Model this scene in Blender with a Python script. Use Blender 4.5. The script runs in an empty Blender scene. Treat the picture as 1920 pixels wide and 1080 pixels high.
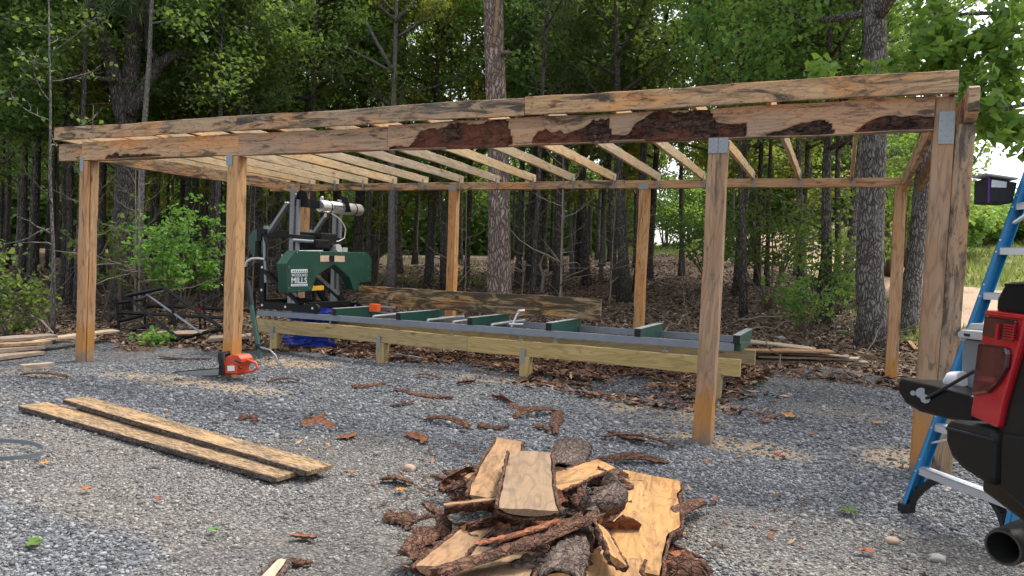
import bpy, bmesh, math, random
import numpy as np
from mathutils import Vector, Matrix, Quaternion
from math import sin, cos, pi, radians, sqrt, atan2, tan

S = bpy.context.scene
COL = S.collection
rng = np.random.default_rng(7)
random.seed(7)

# ------------------------------------------------------------------ camera
YAW, PITCH, ROLL, FPX, EYE = .4268, -.0329, .0378, 1382.15, 1.6
_f = np.array([-sin(YAW)*cos(PITCH), cos(YAW)*cos(PITCH), sin(PITCH)])
_r = np.array([cos(YAW), sin(YAW), 0.]); _u = np.cross(_r, _f)
RT = cos(ROLL)*_r + sin(ROLL)*_u; UP = -sin(ROLL)*_r + cos(ROLL)*_u
CAM = np.array([0, 0, EYE])

def ray(px, py):
    return _f + RT*(px-960)/FPX + UP*(540-py)/FPX
def G(px, py, z=0.):
    d = ray(px, py); t = (z-EYE)/d[2]; return CAM + d*t
def PY(px, py, Y):
    d = ray(px, py); return CAM + d*(Y/d[1])
def PX(px, py, X):
    d = ray(px, py); return CAM + d*(X/d[0])
def PD(px, py, dist):
    d = ray(px, py); return CAM + d*(dist/np.hypot(d[0], d[1]))

cam = bpy.data.cameras.new('camera'); co = bpy.data.objects.new('camera', cam); COL.objects.link(co)
cam.sensor_width = 36; cam.lens = FPX/1920*36; cam.clip_start = .05; cam.clip_end = 1000
M = Matrix(((RT[0], UP[0], -_f[0], 0), (RT[1], UP[1], -_f[1], 0), (RT[2], UP[2], -_f[2], EYE), (0, 0, 0, 1)))
co.matrix_world = M; S.camera = co

# ------------------------------------------------------------------ light
SUN = Vector((.7, 1.35, 2.95)).normalized()
w = bpy.data.worlds.new('World'); S.world = w; w.use_nodes = True
nt = w.node_tree; bg = nt.nodes['Background']
sk = nt.nodes.new('ShaderNodeTexSky'); sk.sky_type = 'NISHITA'; sk.sun_disc = False
sk.sun_elevation = math.asin(SUN.z); sk.sun_rotation = atan2(SUN.x, SUN.y)
sk.air_density = 1.0; sk.dust_density = 3.0; sk.ozone_density = 1.0
hs_ = nt.nodes.new('ShaderNodeHueSaturation'); hs_.inputs['Saturation'].default_value = .42; nt.links.new(sk.outputs[0], hs_.inputs['Color']); nt.links.new(hs_.outputs[0], bg.inputs[0]); bg.inputs[1].default_value = .15
sl = bpy.data.lights.new('sun', 'SUN'); sl.energy = 1.5; sl.angle = radians(10); sl.color = (1, .95, .87)
so = bpy.data.objects.new('sun', sl); COL.objects.link(so)
so.rotation_euler = SUN.to_track_quat('Z', 'Y').to_euler(); so.location = (0, 0, 30)
S.view_settings.view_transform = 'Standard'; S.view_settings.look = 'None'; S.view_settings.gamma = 1
S.view_settings.exposure = 1.45
S.cycles.max_bounces = 8; S.cycles.transparent_max_bounces = 8
try:
    S.cycles.use_denoising = True
except Exception: pass

# ------------------------------------------------------------------ materials
class N:
    def __init__(s, name):
        s.m = bpy.data.materials.new(name); s.m.use_nodes = True
        s.t = s.m.node_tree; s.b = s.t.nodes['Principled BSDF']; s.out = s.t.nodes['Material Output']
        s.b.inputs['Roughness'].default_value = .8; s.b.inputs['Specular IOR Level'].default_value = .25
    def n(s, typ, **kw):
        q = s.t.nodes.new('ShaderNode'+typ)
        for k, v in kw.items(): setattr(q, k, v)
        return q
    def l(s, a, b): s.t.links.new(a, b)
    def mapping(s, src, scale=(1, 1, 1), loc=(0, 0, 0)):
        q = s.n('Mapping'); s.l(src, q.inputs[0]); q.inputs['Scale'].default_value = scale; q.inputs['Location'].default_value = loc
        return q.outputs[0]
    def noise(s, v, scale, detail=4, rough=.55, dist=0):
        q = s.n('TexNoise'); s.l(v, q.inputs['Vector']); q.inputs['Scale'].default_value = scale
        q.inputs['Detail'].default_value = detail; q.inputs['Roughness'].default_value = rough; q.inputs['Distortion'].default_value = dist
        return q.outputs[0]
    def voro(s, v, scale, feat='F1', rnd=1):
        q = s.n('TexVoronoi', feature=feat); s.l(v, q.inputs['Vector']); q.inputs['Scale'].default_value = scale
        q.inputs['Randomness'].default_value = rnd
        return q
    def ramp(s, fac, stops, interp='LINEAR'):
        q = s.n('ValToRGB'); s.l(fac, q.inputs[0]); e = q.color_ramp.elements; q.color_ramp.interpolation = interp
        while len(e) < len(stops): e.new(.5)
        for i, (p, c) in enumerate(stops):
            e[i].position = p
            e[i].color = (c, c, c, 1) if isinstance(c, (int, float)) else (*c, 1)
        return q.outputs[0]
    def mix(s, fac, a, b, mode='MIX'):
        q = s.n('Mix', data_type='RGBA', blend_type=mode)
        for inp, v in ((q.inputs[0], fac), (q.inputs[6], a), (q.inputs[7], b)):
            if isinstance(v, (int, float)): inp.default_value = v
            elif isinstance(v, tuple): inp.default_value = (*v, 1)
            else: s.l(v, inp)
        return q.outputs[2]
    def math(s, op, a, b=None, c=None):
        q = s.n('Math', operation=op)
        for i, v in enumerate((a, b, c)):
            if v is None: continue
            if isinstance(v, (int, float)): q.inputs[i].default_value = v
            else: s.l(v, q.inputs[i])
        return q.outputs[0]
    def bump(s, h, strength=.5, dist=.01, prev=None):
        q = s.n('Bump'); s.l(h, q.inputs['Height']); q.inputs['Strength'].default_value = strength; q.inputs['Distance'].default_value = dist
        if prev is not None: s.l(prev, q.inputs['Normal'])
        return q.outputs[0]
    def attr(s, name):
        q = s.n('Attribute'); q.attribute_name = name; return q.outputs['Fac']
    def coords(s, per_object=True):
        tc = s.n('TexCoord').outputs['Object']
        if not per_object: return tc
        oi = s.n('ObjectInfo').outputs['Random']
        v = s.n('VectorMath', operation='MULTIPLY_ADD'); cb = s.n('CombineXYZ')
        for i in range(3): s.l(oi, cb.inputs[i])
        s.l(cb.outputs[0], v.inputs[0]); v.inputs[1].default_value = (37, 53, 71); s.l(tc, v.inputs[2])
        return v.outputs[0]

def flat(name, col, rough=.5, metal=0., spec=.4, var=.12, scale=6., bump=0, coat=0):
    k = N(name); c = k.coords()
    nz = k.noise(c, scale, 5, .6)
    col2 = k.mix(nz, tuple(x*(1-var*2) for x in col), tuple(min(1, x*(1+var)) for x in col))
    k.l(col2, k.b.inputs['Base Color']); k.b.inputs['Metallic'].default_value = metal
    k.b.inputs['Specular IOR Level'].default_value = spec
    r = k.math('MULTIPLY_ADD', nz, .25, rough-.12); k.l(r, k.b.inputs['Roughness'])
    k.b.inputs['Coat Weight'].default_value = coat
    if bump: k.l(k.bump(k.noise(c, 60, 3), bump, .003), k.b.inputs['Normal'])
    return k.m

def wood(name, a, b, stain=(.05, .045, .04), stain_lo=.56, stain_amt=.8, orange=None, rough=.85, mould=0., grey=0., hf=False, ks=2.0, knots=True, foot=False):
    k = N(name); c = k.coords()
    gr = k.noise(k.mapping(c, (1.1, 16, 16)), 1.6, 6, .65, .6)
    col = k.ramp(gr, [(.3, a), (.5, tuple((x+y)/2 for x, y in zip(a, b))), (.72, b)])
    if orange:
        o = k.noise(k.mapping(c, (1, 3, 3)), 1.3, 3, .5, .3)
        col = k.mix(k.ramp(o, [(.48, 0.), (.62, .75)]), col, orange)
    # growth rings
    rg = k.noise(k.mapping(c, (.7, 5, 5)), 1.0, 2, .4, .2)
    band = k.math('SINE', k.math('MULTIPLY', rg, 85))
    col = k.mix(k.ramp(band, [(.35, 0.), (1., .38)]), col, tuple(x*.55 for x in a), 'MIX')
    st = k.noise(k.mapping(c, (1., 5.5, 5.5)), 1.9, 7, .68, 1.2)
    col = k.mix(k.ramp(st, [(stain_lo, 0.), (stain_lo+.12, stain_amt)]), col, stain)
    if grey:
        gw = k.noise(k.mapping(c, (.55, 2.2, 2.2)), 1.6, 4, .6, .5)
        col = k.mix(k.ramp(gw, [(.4, 0.), (.62, grey)]), col, (.30, .25, .19))
    if hf:
        hn = k.noise(k.mapping(c, (4, 22, 22)), 3, 5, .7, .8)
        col = k.mix(k.ramp(hn, [(.48, 0.), (.58, .75)]), col, (.39, .28, .17)); col = k.mix(k.ramp(hn, [(.36, .8), (.45, 0.)]), col, (.07, .05, .035))
    if mould:
        ms = k.noise(k.mapping(c, (5, 12, 12)), 3.5, 5, .7)
        col = k.mix(k.ramp(ms, [(.56, 0.), (.66, mould)]), col, (.035, .03, .028))
    if knots:
        vo = k.voro(k.mapping(c, (1., 3., 3.)), ks)
        kd = k.ramp(vo.outputs['Distance'], [(.05, .8), (.10, .35), (.15, 0.)])
        col = k.mix(kd, col, (a[0]*.42, a[1]*.3, a[2]*.22))
    hv = k.n('HueSaturation'); oi = k.n('ObjectInfo').outputs['Random']
    k.l(k.math('MULTIPLY_ADD', oi, .42, .78), hv.inputs['Value']); k.l(k.math('MULTIPLY_ADD', oi, .24, .86), hv.inputs['Saturation'])
    k.l(col, hv.inputs['Color']); fin = hv.outputs[0]
    if foot:  # fresh orange sawdust splash and damp grey at the foot of each post
        sp = k.n('SeparateXYZ'); k.l(k.n('NewGeometry').outputs['Position'], sp.inputs[0])
        zz = k.math('ADD', sp.outputs[2], k.math('MULTIPLY', k.noise(k.n('NewGeometry').outputs['Position'], 9, 4), .5))
        fin = k.mix(k.ramp(zz, [(.68, .75), (.82, 0.)]), fin, (.47, .205, .045))
        fin = k.mix(k.ramp(zz, [(.30, .8), (.42, 0.)]), fin, (.2, .17, .14))
    k.l(fin, k.b.inputs['Base Color']); k.b.inputs['Roughness'].default_value = rough
    h = k.math('ADD', k.noise(k.mapping(c, (2, 60, 60)), 2, 4, .7), k.math('MULTIPLY', k.noise(c, 45, 3), .35))
    k.l(k.bump(h, .5, .004), k.b.inputs['Normal'])
    return k

def bark_nodes(k, c, a, b, dark, sc=26):
    dn = k.n('TexNoise'); k.l(c, dn.inputs['Vector']); dn.inputs['Scale'].default_value = sc*.8; dn.inputs['Detail'].default_value = 4
    sv = k.n('VectorMath', operation='SCALE'); k.l(dn.outputs['Color'], sv.inputs[0]); sv.inputs['Scale'].default_value = 2.2/sc
    wv = k.n('VectorMath', operation='ADD'); k.l(c, wv.inputs[0]); k.l(sv.outputs[0], wv.inputs[1]); cw = k.mapping(wv.outputs[0], (.42, 1, 1))
    vo = k.voro(cw, sc, 'DISTANCE_TO_EDGE')
    nz = k.noise(k.mapping(c, (1, 2.5, 2.5)), 9, 7, .75, 1.2); n2 = k.noise(k.mapping(c, (1, 2, 2)), 34, 5, .7, .6)
    col = k.mix(k.ramp(n2, [(.35, 0.), (.65, 1.)]), a, b); col = k.mix(k.ramp(nz, [(.4, 0.), (.62, .85)]), col, dark)
    col = k.mix(k.ramp(n2, [(.62, 0.), (.75, .6)]), col, tuple(min(1, x*1.7) for x in b))
    col = k.mix(k.ramp(vo.outputs['Distance'], [(0., .8), (.035, .4), (.08, 0.)]), col, tuple(x*.3 for x in dark))
    h = k.math('ADD', k.ramp(vo.outputs['Distance'], [(0., 0.), (.16, 1.1)]), k.math('ADD', nz, k.math('MULTIPLY', n2, .7)))
    return col, h

def bark(name, a, b, dark, sc=26, bs=.9, bd=.012):
    k = N(name); c = k.coords(); col, h = bark_nodes(k, c, a, b, dark, sc)
    k.l(col, k.b.inputs['Base Color']); k.b.inputs['Roughness'].default_value = .9
    k.l(k.bump(h, bs, bd), k.b.inputs['Normal']); return k.m

def trunk_mat(name, a, b, sc=1., bd=.03, lichen=None):
    k = N(name); c = k.coords()
    w1 = k.n('VectorMath', operation='ADD'); k.l(c, w1.inputs[0])
    dn = k.n('TexNoise'); k.l(c, dn.inputs['Vector']); dn.inputs['Scale'].default_value = 3*sc; dn.inputs['Detail'].default_value = 3
    sc_ = k.n('VectorMath', operation='SCALE'); k.l(dn.outputs['Color'], sc_.inputs[0]); sc_.inputs['Scale'].default_value = .22/sc
    k.l(sc_.outputs[0], w1.inputs[1])
    vo = k.voro(k.mapping(w1.outputs[0], (1, 1, .22)), 20*sc, 'DISTANCE_TO_EDGE')
    nz = k.noise(k.mapping(c, (1, 1, .5)), 12*sc, 6, .7)
    ridge = k.ramp(vo.outputs['Distance'], [(.0, 0.), (.22, 1.)])
    f = k.math('MULTIPLY', ridge, k.ramp(nz, [(.3, .35), (.7, 1.)]))
    col = k.mix(f, a, b)
    if lichen:
        col = k.mix(k.ramp(k.noise(c, 2.2, 6, .75), [(.54, 0.), (.64, .4)]), col, lichen)
    k.l(col, k.b.inputs['Base Color']); k.b.inputs['Roughness'].default_value = .92
    k.l(k.bump(k.math('ADD', ridge, k.math('MULTIPLY', nz, .6)), 1., bd), k.b.inputs['Normal'])
    return k.m

def leaf(name, stops, trans=.52, rough=.55):
    k = N(name); ri = k.n('NewGeometry').outputs['Random Per Island']
    c = k.n('TexCoord').outputs['Object']
    nz = k.noise(c, .9, 3)
    f = k.math('ADD', k.math('MULTIPLY', ri, .6), k.math('MULTIPLY_ADD', nz, 1.2, -.4))
    col = k.ramp(f, stops)
    oi = k.n('ObjectInfo').outputs['Random']
    hv = k.n('HueSaturation'); k.l(k.math('MULTIPLY_ADD', oi, .6, 1.05), hv.inputs['Value']); k.l(k.math('MULTIPLY_ADD', oi, .05, .475), hv.inputs['Hue'])
    k.l(col, hv.inputs['Color']); col = hv.outputs[0]
    k.l(col, k.b.inputs['Base Color']); k.b.inputs['Roughness'].default_value = rough; k.b.inputs['Specular IOR Level'].default_value = .35
    tr = k.n('BsdfTranslucent'); k.l(k.mix(.5, col, (.36, .48, .07), 'MIX'), tr.inputs[0])
    mx = k.n('MixShader'); mx.inputs[0].default_value = trans
    k.l(k.b.outputs[0], mx.inputs[1]); k.l(tr.outputs[0], mx.inputs[2]); k.l(mx.outputs[0], k.out.inputs[0])
    return k.m

MT = {}
MT['post'] = wood('post_wood', (.36, .20, .098), (.56, .345, .18), stain_lo=.54, stain_amt=.7, orange=(.46, .23, .10), foot=True).m
MT['weathered'] = wood('weathered_wood', (.36, .215, .11), (.60, .395, .22), stain=(.04, .036, .032), stain_lo=.475, stain_amt=.92, orange=(.62, .29, .10), mould=.65, grey=.3).m
MT['rafter'] = wood('rafter_wood', (.42, .30, .17), (.60, .46, .29), stain_lo=.61, stain_amt=.75, orange=(.60, .38, .19), mould=.4).m
MT['treated'] = wood('treated_wood', (.34, .245, .10), (.50, .375, .175), stain=(.12, .08, .03), stain_lo=.68, stain_amt=.5).m
MT['fresh'] = wood('fresh_wood', (.30, .165, .07), (.42, .25, .11), stain=(.12, .066, .034), stain_lo=.49, stain_amt=.65, orange=(.44, .22, .085), mould=.35, ks=4.2).m
MT['dirtyslab'] = wood('handled_wood', (.25, .155, .08), (.36, .235, .125), stain=(.17, .12, .08), stain_lo=.54, stain_amt=.6).m
MT['grey'] = wood('grey_board', (.22, .17, .13), (.38, .30, .23), stain=(.08, .07, .06), stain_lo=.55, stain_amt=.7, mould=.3).m
MT['board'] = wood('pale_board', (.40, .30, .20), (.56, .44, .31), stain=(.1, .08, .06), stain_lo=.6, stain_amt=.6).m
MT['plankmould'] = wood('spotted_plank', (.155, .10, .056), (.27, .18, .10), stain=(.05, .038, .027), stain_lo=.47, stain_amt=.85, mould=.8, orange=(.46, .28, .12), hf=True).m
MT['wideplank'] = wood('stained_plank', (.28, .20, .115), (.42, .30, .175), stain=(.045, .04, .03), stain_lo=.41, stain_amt=.95, orange=(.42, .22, .08), mould=.35).m
MT['bark'] = bark('pine_bark', (.145, .062, .035), (.265, .14, .088), (.06, .034, .024), 28, .9, .014)
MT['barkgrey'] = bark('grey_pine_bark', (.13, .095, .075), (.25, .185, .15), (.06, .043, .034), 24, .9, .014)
MT['barkred'] = bark('red_inner_bark', (.24, .085, .038), (.36, .14, .062), (.13, .05, .03), 11, .5, .006)
MT['tr_pine'] = trunk_mat('pine_trunk', (.11, .078, .062), (.50, .39, .335), .8, .03)
MT['tr_grey'] = trunk_mat('grey_trunk', (.05, .043, .038), (.34, .305, .28), 1.15, .025, (.40, .38, .36))
MT['tr_dark'] = trunk_mat('dark_trunk', (.035, .031, .027), (.19, .165, .14), 1.2, .02)
MT['tr_pale'] = trunk_mat('pale_trunk', (.10, .09, .08), (.30, .275, .25), 1.6, .012)
MT['lf_dark'] = leaf('dark_leaf', [(.0, (.022, .05, .014)), (.5, (.055, .115, .028)), (1., (.13, .22, .05))])
MT['lf_mid'] = leaf('mid_leaf', [(.0, (.03, .07, .016)), (.5, (.08, .155, .034)), (1., (.18, .27, .06))])
MT['lf_bright'] = leaf('bright_leaf', [(.0, (.04, .10, .02)), (.5, (.10, .22, .04)), (1., (.2, .34, .06))], .5)
MT['lf_yellow'] = leaf('yellowing_leaf', [(.0, (.05, .08, .015)), (.5, (.16, .19, .03)), (.8, (.32, .24, .03)), (1., (.34, .15, .03))], .5)
MT['lf_pine'] = leaf('pine_needles', [(.0, (.016, .034, .014)), (.5, (.045, .08, .028)), (1., (.11, .15, .045))], .3)
MT['lf_dead'] = leaf('dead_leaf', [(.0, (.20, .06, .02)), (.5, (.34, .12, .04)), (1., (.42, .2, .08))], .3)
MT['grass'] = leaf('grass_blade', [(.0, (.055, .07, .022)), (.5, (.14, .155, .05)), (1., (.30, .26, .12))], .4)
MT['twig'] = flat('dead_twig', (.16, .125, .095), .9, 0, .1, .3, 3)
MT['palestick'] = flat('bleached_stick', (.27, .22, .175), .9, 0, .1, .25, 5)
MT['galv'] = flat('galvanised_steel', (.29, .305, .31), .5, .6, .5, .12, 12, .1)
MT['rail'] = flat('grey_rail_steel', (.23, .26, .30), .42, .5, .5, .15, 8, .1)
MT['alu'] = flat('aluminium', (.66, .68, .70), .38, .7, .5, .08, 10)
MT['chrome'] = flat('polished_steel', (.78, .77, .74), .32, .75, .5, .06, 6)
MT['green'] = flat('green_paint', (.007, .060, .040), .38, 0, .5, .12, 4, .05, .25)
MT['greenlt'] = flat('bunk_green_paint', (.009, .072, .05), .42, 0, .5, .2, 6, .08, .15)
MT['black'] = flat('black_steel', (.009, .009, .010), .55, 0, .25, .2, 6, .08)
MT['rubber'] = flat('black_rubber', (.02, .02, .021), .75, 0, .3, .15, 8, .1)
MT['matt'] = flat('black_plastic', (.010, .0098, .0095), .5, 0, .22, .15, 5, .12)
MT['gloss'] = flat('gloss_black', (.006, .006, .007), .3, 0, .2, .05, 3, 0, .06)
MT['bodypaint'] = flat('dark_car_paint', (.009, .0085, .008), .35, 0, .25, .12, 2.5, 0, .12)
MT['red'] = flat('red_lens', (.42, .010, .016), .22, 0, .5, .2, 9, 0, .5)
MT['maroon'] = flat('dark_red_lens', (.055, .005, .010), .22, 0, .6, .1, 4, 0, .7)
MT['orange'] = flat('orange_plastic', (.56, .065, .02), .45, 0, .45, .12, 6)
MT['hiviz'] = flat('bright_orange_plastic', (.9, .13, .03), .5, 0, .4, .05, 6)
MT['yellow'] = flat('yellow_plastic', (.75, .42, .03), .45, 0, .4, .08, 6)
MT['white'] = flat('white_plastic', (.74, .74, .74), .45, 0, .4, .06, 6)
MT['blue'] = flat('blue_fibreglass', (.012, .17, .36), .4, 0, .5, .08, 5, .05)
MT['tarp'] = flat('blue_tarp', (.015, .05, .42), .4, 0, .5, .2, 14, .2)
MT['tote'] = flat('grey_plastic', (.15, .165, .18), .5, 0, .4, .08, 5)
MT['totelid'] = flat('pale_grey_plastic', (.36, .37, .37), .5, 0, .4, .08, 5)
MT['exhaust'] = flat('stained_exhaust_steel', (.075, .072, .065), .45, .5, .4, .2, 8)
MT['purple'] = flat('purple_trim', (.09, .02, .24), .5, 0, .4, .1, 6)
MT['film'] = flat('clear_film', (.6, .62, .66), .25, 0, .6, .25, 14)
MT['label'] = flat('silver_label', (.70, .72, .76), .4, .1, .5, .05, 8)
MT['warn'] = flat('warning_sticker', (.75, .55, .38), .5, 0, .4, .35, 24)
MT['hose'] = flat('clear_hose', (.55, .54, .5), .35, 0, .5, .1, 6)
MT['stone'] = flat('tan_stone', (.45, .33, .24), .85, 0, .2, .2, 14, .4)
MT['palestone'] = flat('pale_stone', (.34, .32, .29), .8, 0, .2, .15, 14, .3)

# ------------------------------------------------------------------ mesh helpers
class MB:
    def __init__(s): s.v = []; s.f = []
    def add(s, v, f):
        o = len(s.v); s.v += [tuple(float(c) for c in p) for p in v]; s.f += [tuple(i+o for i in q) for q in f]; return s
    def box(s, c, d, R=None):
        x, y, z = d[0]/2, d[1]/2, d[2]/2
        p = [Vector((a*x, b*y, e*z)) for e in (-1, 1) for b in (-1, 1) for a in (-1, 1)]
        if R is not None: p = [R @ q for q in p]
        c = Vector(c); p = [q+c for q in p]
        return s.add(p, [(0, 2, 3, 1), (4, 5, 7, 6), (0, 1, 5, 4), (2, 6, 7, 3), (0, 4, 6, 2), (1, 3, 7, 5)])
    def bar(s, a, b, w, h, up=(0, 0, 1)):
        a, b = Vector(a), Vector(b); x = (b-a).normalized(); y = Vector(up).cross(x)
        if y.length < 1e-4: y = Vector((0, 1, 0)).cross(x)
        y.normalize(); z = x.cross(y); R = Matrix((x, y, z)).transposed()
        return s.box((a+b)/2, ((b-a).length, w, h), R)
    def tube(s, pts, r, n=8, cap=True):
        pts = [Vector(p) for p in pts]; k = len(pts); rs = r if hasattr(r, '__len__') else [r]*k
        V = []; prev = None
        for i, p in enumerate(pts):
            t = (pts[min(i+1, k-1)]-pts[max(i-1, 0)]).normalized()
            if prev is None:
                a = Vector((0, 0, 1)) if abs(t.z) < .9 else Vector((1, 0, 0)); x = t.cross(a).normalized()
            else:
                x = (prev - t*prev.dot(t)).normalized()
            prev = x; y = t.cross(x)
            V += [p+(x*cos(2*pi*j/n)+y*sin(2*pi*j/n))*rs[i] for j in range(n)]
        F = [(i*n+j, i*n+(j+1) % n, (i+1)*n+(j+1) % n, (i+1)*n+j) for i in range(k-1) for j in range(n)]
        if cap: F += [tuple(range(n-1, -1, -1)), tuple(range((k-1)*n, k*n))]
        return s.add(V, F)
    def prism(s, poly, off):
        poly = [Vector(p) for p in poly]; off = Vector(off); n = len(poly)
        V = poly+[p+off for p in poly]
        return s.add(V, [tuple(range(n)), tuple(range(2*n-1, n-1, -1))]+[(i, i+n, (i+1) % n+n, (i+1) % n) for i in range(n)])
    def shift(s, o): s.v = [(a-o[0], b-o[1], c-o[2]) for a, b, c in s.v]; return s

def link(name, me, mat, parent=None):
    o = bpy.data.objects.new(name, me); COL.objects.link(o)
    if mat is not None: me.materials.append(mat)
    if parent is not None: o.parent = parent
    return o
def mesh_np(name, V, F):
    V = np.asarray(V, dtype=np.float32); F = np.asarray(F, dtype=np.int32); k = F.shape[1]
    me = bpy.data.meshes.new(name); me.vertices.add(len(V)); me.vertices.foreach_set('co', V.ravel())
    me.loops.add(F.size); me.loops.foreach_set('vertex_index', F.ravel())
    me.polygons.add(len(F)); me.polygons.foreach_set('loop_start', np.arange(0, F.size, k, dtype=np.int32))
    try: me.polygons.foreach_set('loop_total', np.full(len(F), k, dtype=np.int32))
    except Exception: pass
    me.update(calc_edges=True); me.validate(); return me
def mark(o, label, cat, group=None, kind=None):
    if label: o['label'] = label
    if cat: o['category'] = cat
    if group: o['group'] = group
    if kind: o['kind'] = kind
    return o
def thing(name, loc, label, cat, group=None, rz=0):
    o = bpy.data.objects.new(name, None); COL.objects.link(o); o.location = loc; o.rotation_euler = (0, 0, rz); o.empty_display_size = .1
    return mark(o, label, cat, group)
def wmat(o):
    m = o.matrix_basis.copy()
    while o.parent:
        m = o.matrix_parent_inverse @ m; o = o.parent; m = o.matrix_basis @ m
    return m
def wpos(o): return wmat(o).translation
def fix(me, smooth=None):
    bm = bmesh.new(); bm.from_mesh(me); bmesh.ops.recalc_face_normals(bm, faces=bm.faces); bm.to_mesh(me); bm.free()
    if smooth:
        me.polygons.foreach_set('use_smooth', [True]*len(me.polygons))
        try: me.set_sharp_from_angle(angle=radians(smooth))
        except Exception: pass
def put(name, mb, mat, parent=None, bevel=0, smooth=None, label=None):
    """world-space MB -> object; origin at the parent's place (or at its own centre)."""
    if parent is not None: o0 = wpos(parent); loc = o0.copy()
    else:
        a = np.array(mb.v); o0 = Vector(((a[:, 0].min()+a[:, 0].max())/2, (a[:, 1].min()+a[:, 1].max())/2, a[:, 2].min())); loc = o0
    mb.shift(o0); me = bpy.data.meshes.new(name); me.from_pydata(mb.v, [], mb.f); fix(me, smooth)
    o = link(name, me, mat, parent); o.location = loc
    if parent is not None: o.matrix_parent_inverse = wmat(parent).inverted()
    if bevel:
        b = o.modifiers.new('bevel', 'BEVEL'); b.width = bevel; b.segments = 2; b.limit_method = 'ANGLE'; b.angle_limit = radians(40)
    if label: o['label'] = label
    return o

def board(name, a, b, w, h, mat, parent=None, up=(0, 0, 1), rough=.003, bow=0., seg=None, bev=.004, label=None):
    """sawn board from a to b (centre line), local X along its length so that grain runs along it."""
    a, b = Vector(a), Vector(b); L = (b-a).length; x = (b-a).normalized(); y = Vector(up).cross(x).normalized(); z = x.cross(y)
    n = seg or max(3, int(L/.22)); r = np.random.default_rng(abs(hash((round(a.x, 3), round(b.y, 3), round(a.z, 3), round(L, 3)))) % 2**31)
    V = []; ph = r.uniform(0, 6)
    for i in range(n+1):
        t = i/n; X = (t-.5)*L; j = r.normal(0, rough, (4, 2)); by = bow*sin(pi*t)
        wy, hz = w/2, h/2
        for q, (sy, sz) in enumerate(((-1, -1), (1, -1), (1, 1), (-1, 1))):
            V.append((X, sy*wy+j[q, 0]+by, sz*hz+j[q, 1]+rough*1.5*sin(ph+X*2.2)))
    F = [(i*4+q, i*4+(q+1) % 4, (i+1)*4+(q+1) % 4, (i+1)*4+q) for i in range(n) for q in range(4)]
    F += [(3, 2, 1, 0), tuple(n*4+q for q in range(4))]
    me = bpy.data.meshes.new(name); me.from_pydata(V, [], F); fix(me)
    o = link(name, me, mat, parent)
    c = (a+b)/2 - (wpos(parent) if parent is not None else Vector((0, 0, 0)))
    R = Matrix((x, y, z)).transposed().to_4x4(); R.translation = c; o.matrix_local = R
    if bev:
        m = o.modifiers.new('bevel', 'BEVEL'); m.width = bev; m.segments = 1; m.limit_method = 'ANGLE'; m.angle_limit = radians(50)
    if label: o['label'] = label
    return o

def smooth01(a, b, x): 
    t = np.clip((x-a)/(b-a), 0, 1); return t*t*(3-2*t)
def vnoise(x, y, seed=0):
    """cheap smooth value noise in numpy"""
    x = np.asarray(x, float); y = np.asarray(y, float); xi = np.floor(x); yi = np.floor(y); fx = x-xi; fy = y-yi
    def h(i, j):
        n = np.sin(i*127.1+j*311.7+seed*74.7)*43758.5453; return n-np.floor(n)
    fx = fx*fx*(3-2*fx); fy = fy*fy*(3-2*fy)
    return (h(xi, yi)*(1-fx)+h(xi+1, yi)*fx)*(1-fy)+(h(xi, yi+1)*(1-fx)+h(xi+1, yi+1)*fx)*fy
def hgt(x, y):
    x = np.asarray(x, float); y = np.asarray(y, float)
    s = y+.5*np.maximum(0, -x-13); k = np.interp(x, (-40, -20, -10, 0, 60), (.03, .045, .09, .125, .125))
    far = np.maximum(0, s-13); h = .042*np.clip(s-7, 0, 6)+k*(far-4*(1-np.exp(-far/4)))+.042*4*(1-np.exp(-far/4))
    for mx, my, mh, mr in ((-.35, 11.1, .13, .9), (.35, 9.6, .09, .8), (-.9, 9.9, .07, .7), (-4.9, 7.9, .06, 1.2), (-6.2, 6.2, .05, 1.3)): h = h+mh*np.exp(-((x-mx)**2+(y-my)**2)/mr**2)
    bump = (vnoise(x*.5, y*.5, 3)-.5)*.07+(vnoise(x*1.7, y*1.7, 5)-.5)*.03
    amp = np.where(y > 11, 1.8, .7)
    h = h+bump*amp*np.clip((np.hypot(x+.2, y-6.9)-.6), 0, 1)
    return h*np.clip(1-(np.hypot(x, y)-70)/80, .3, 1) if np.ndim(h) else float(h)
def H(p, dz=0.): return Vector((p[0], p[1], float(hgt(np.array([p[0]]), np.array([p[1]]))[0])+dz))
def GH(px, py, dz=0.):
    z = 0.
    for _ in range(12):
        p = G(px, py, z) if z < 1.55 else PD(px, py, 30)
        z = .5*z+.5*(float(hgt(np.array([p[0]]), np.array([p[1]]))[0])+dz)
    return Vector((p[0], p[1], z))
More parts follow.
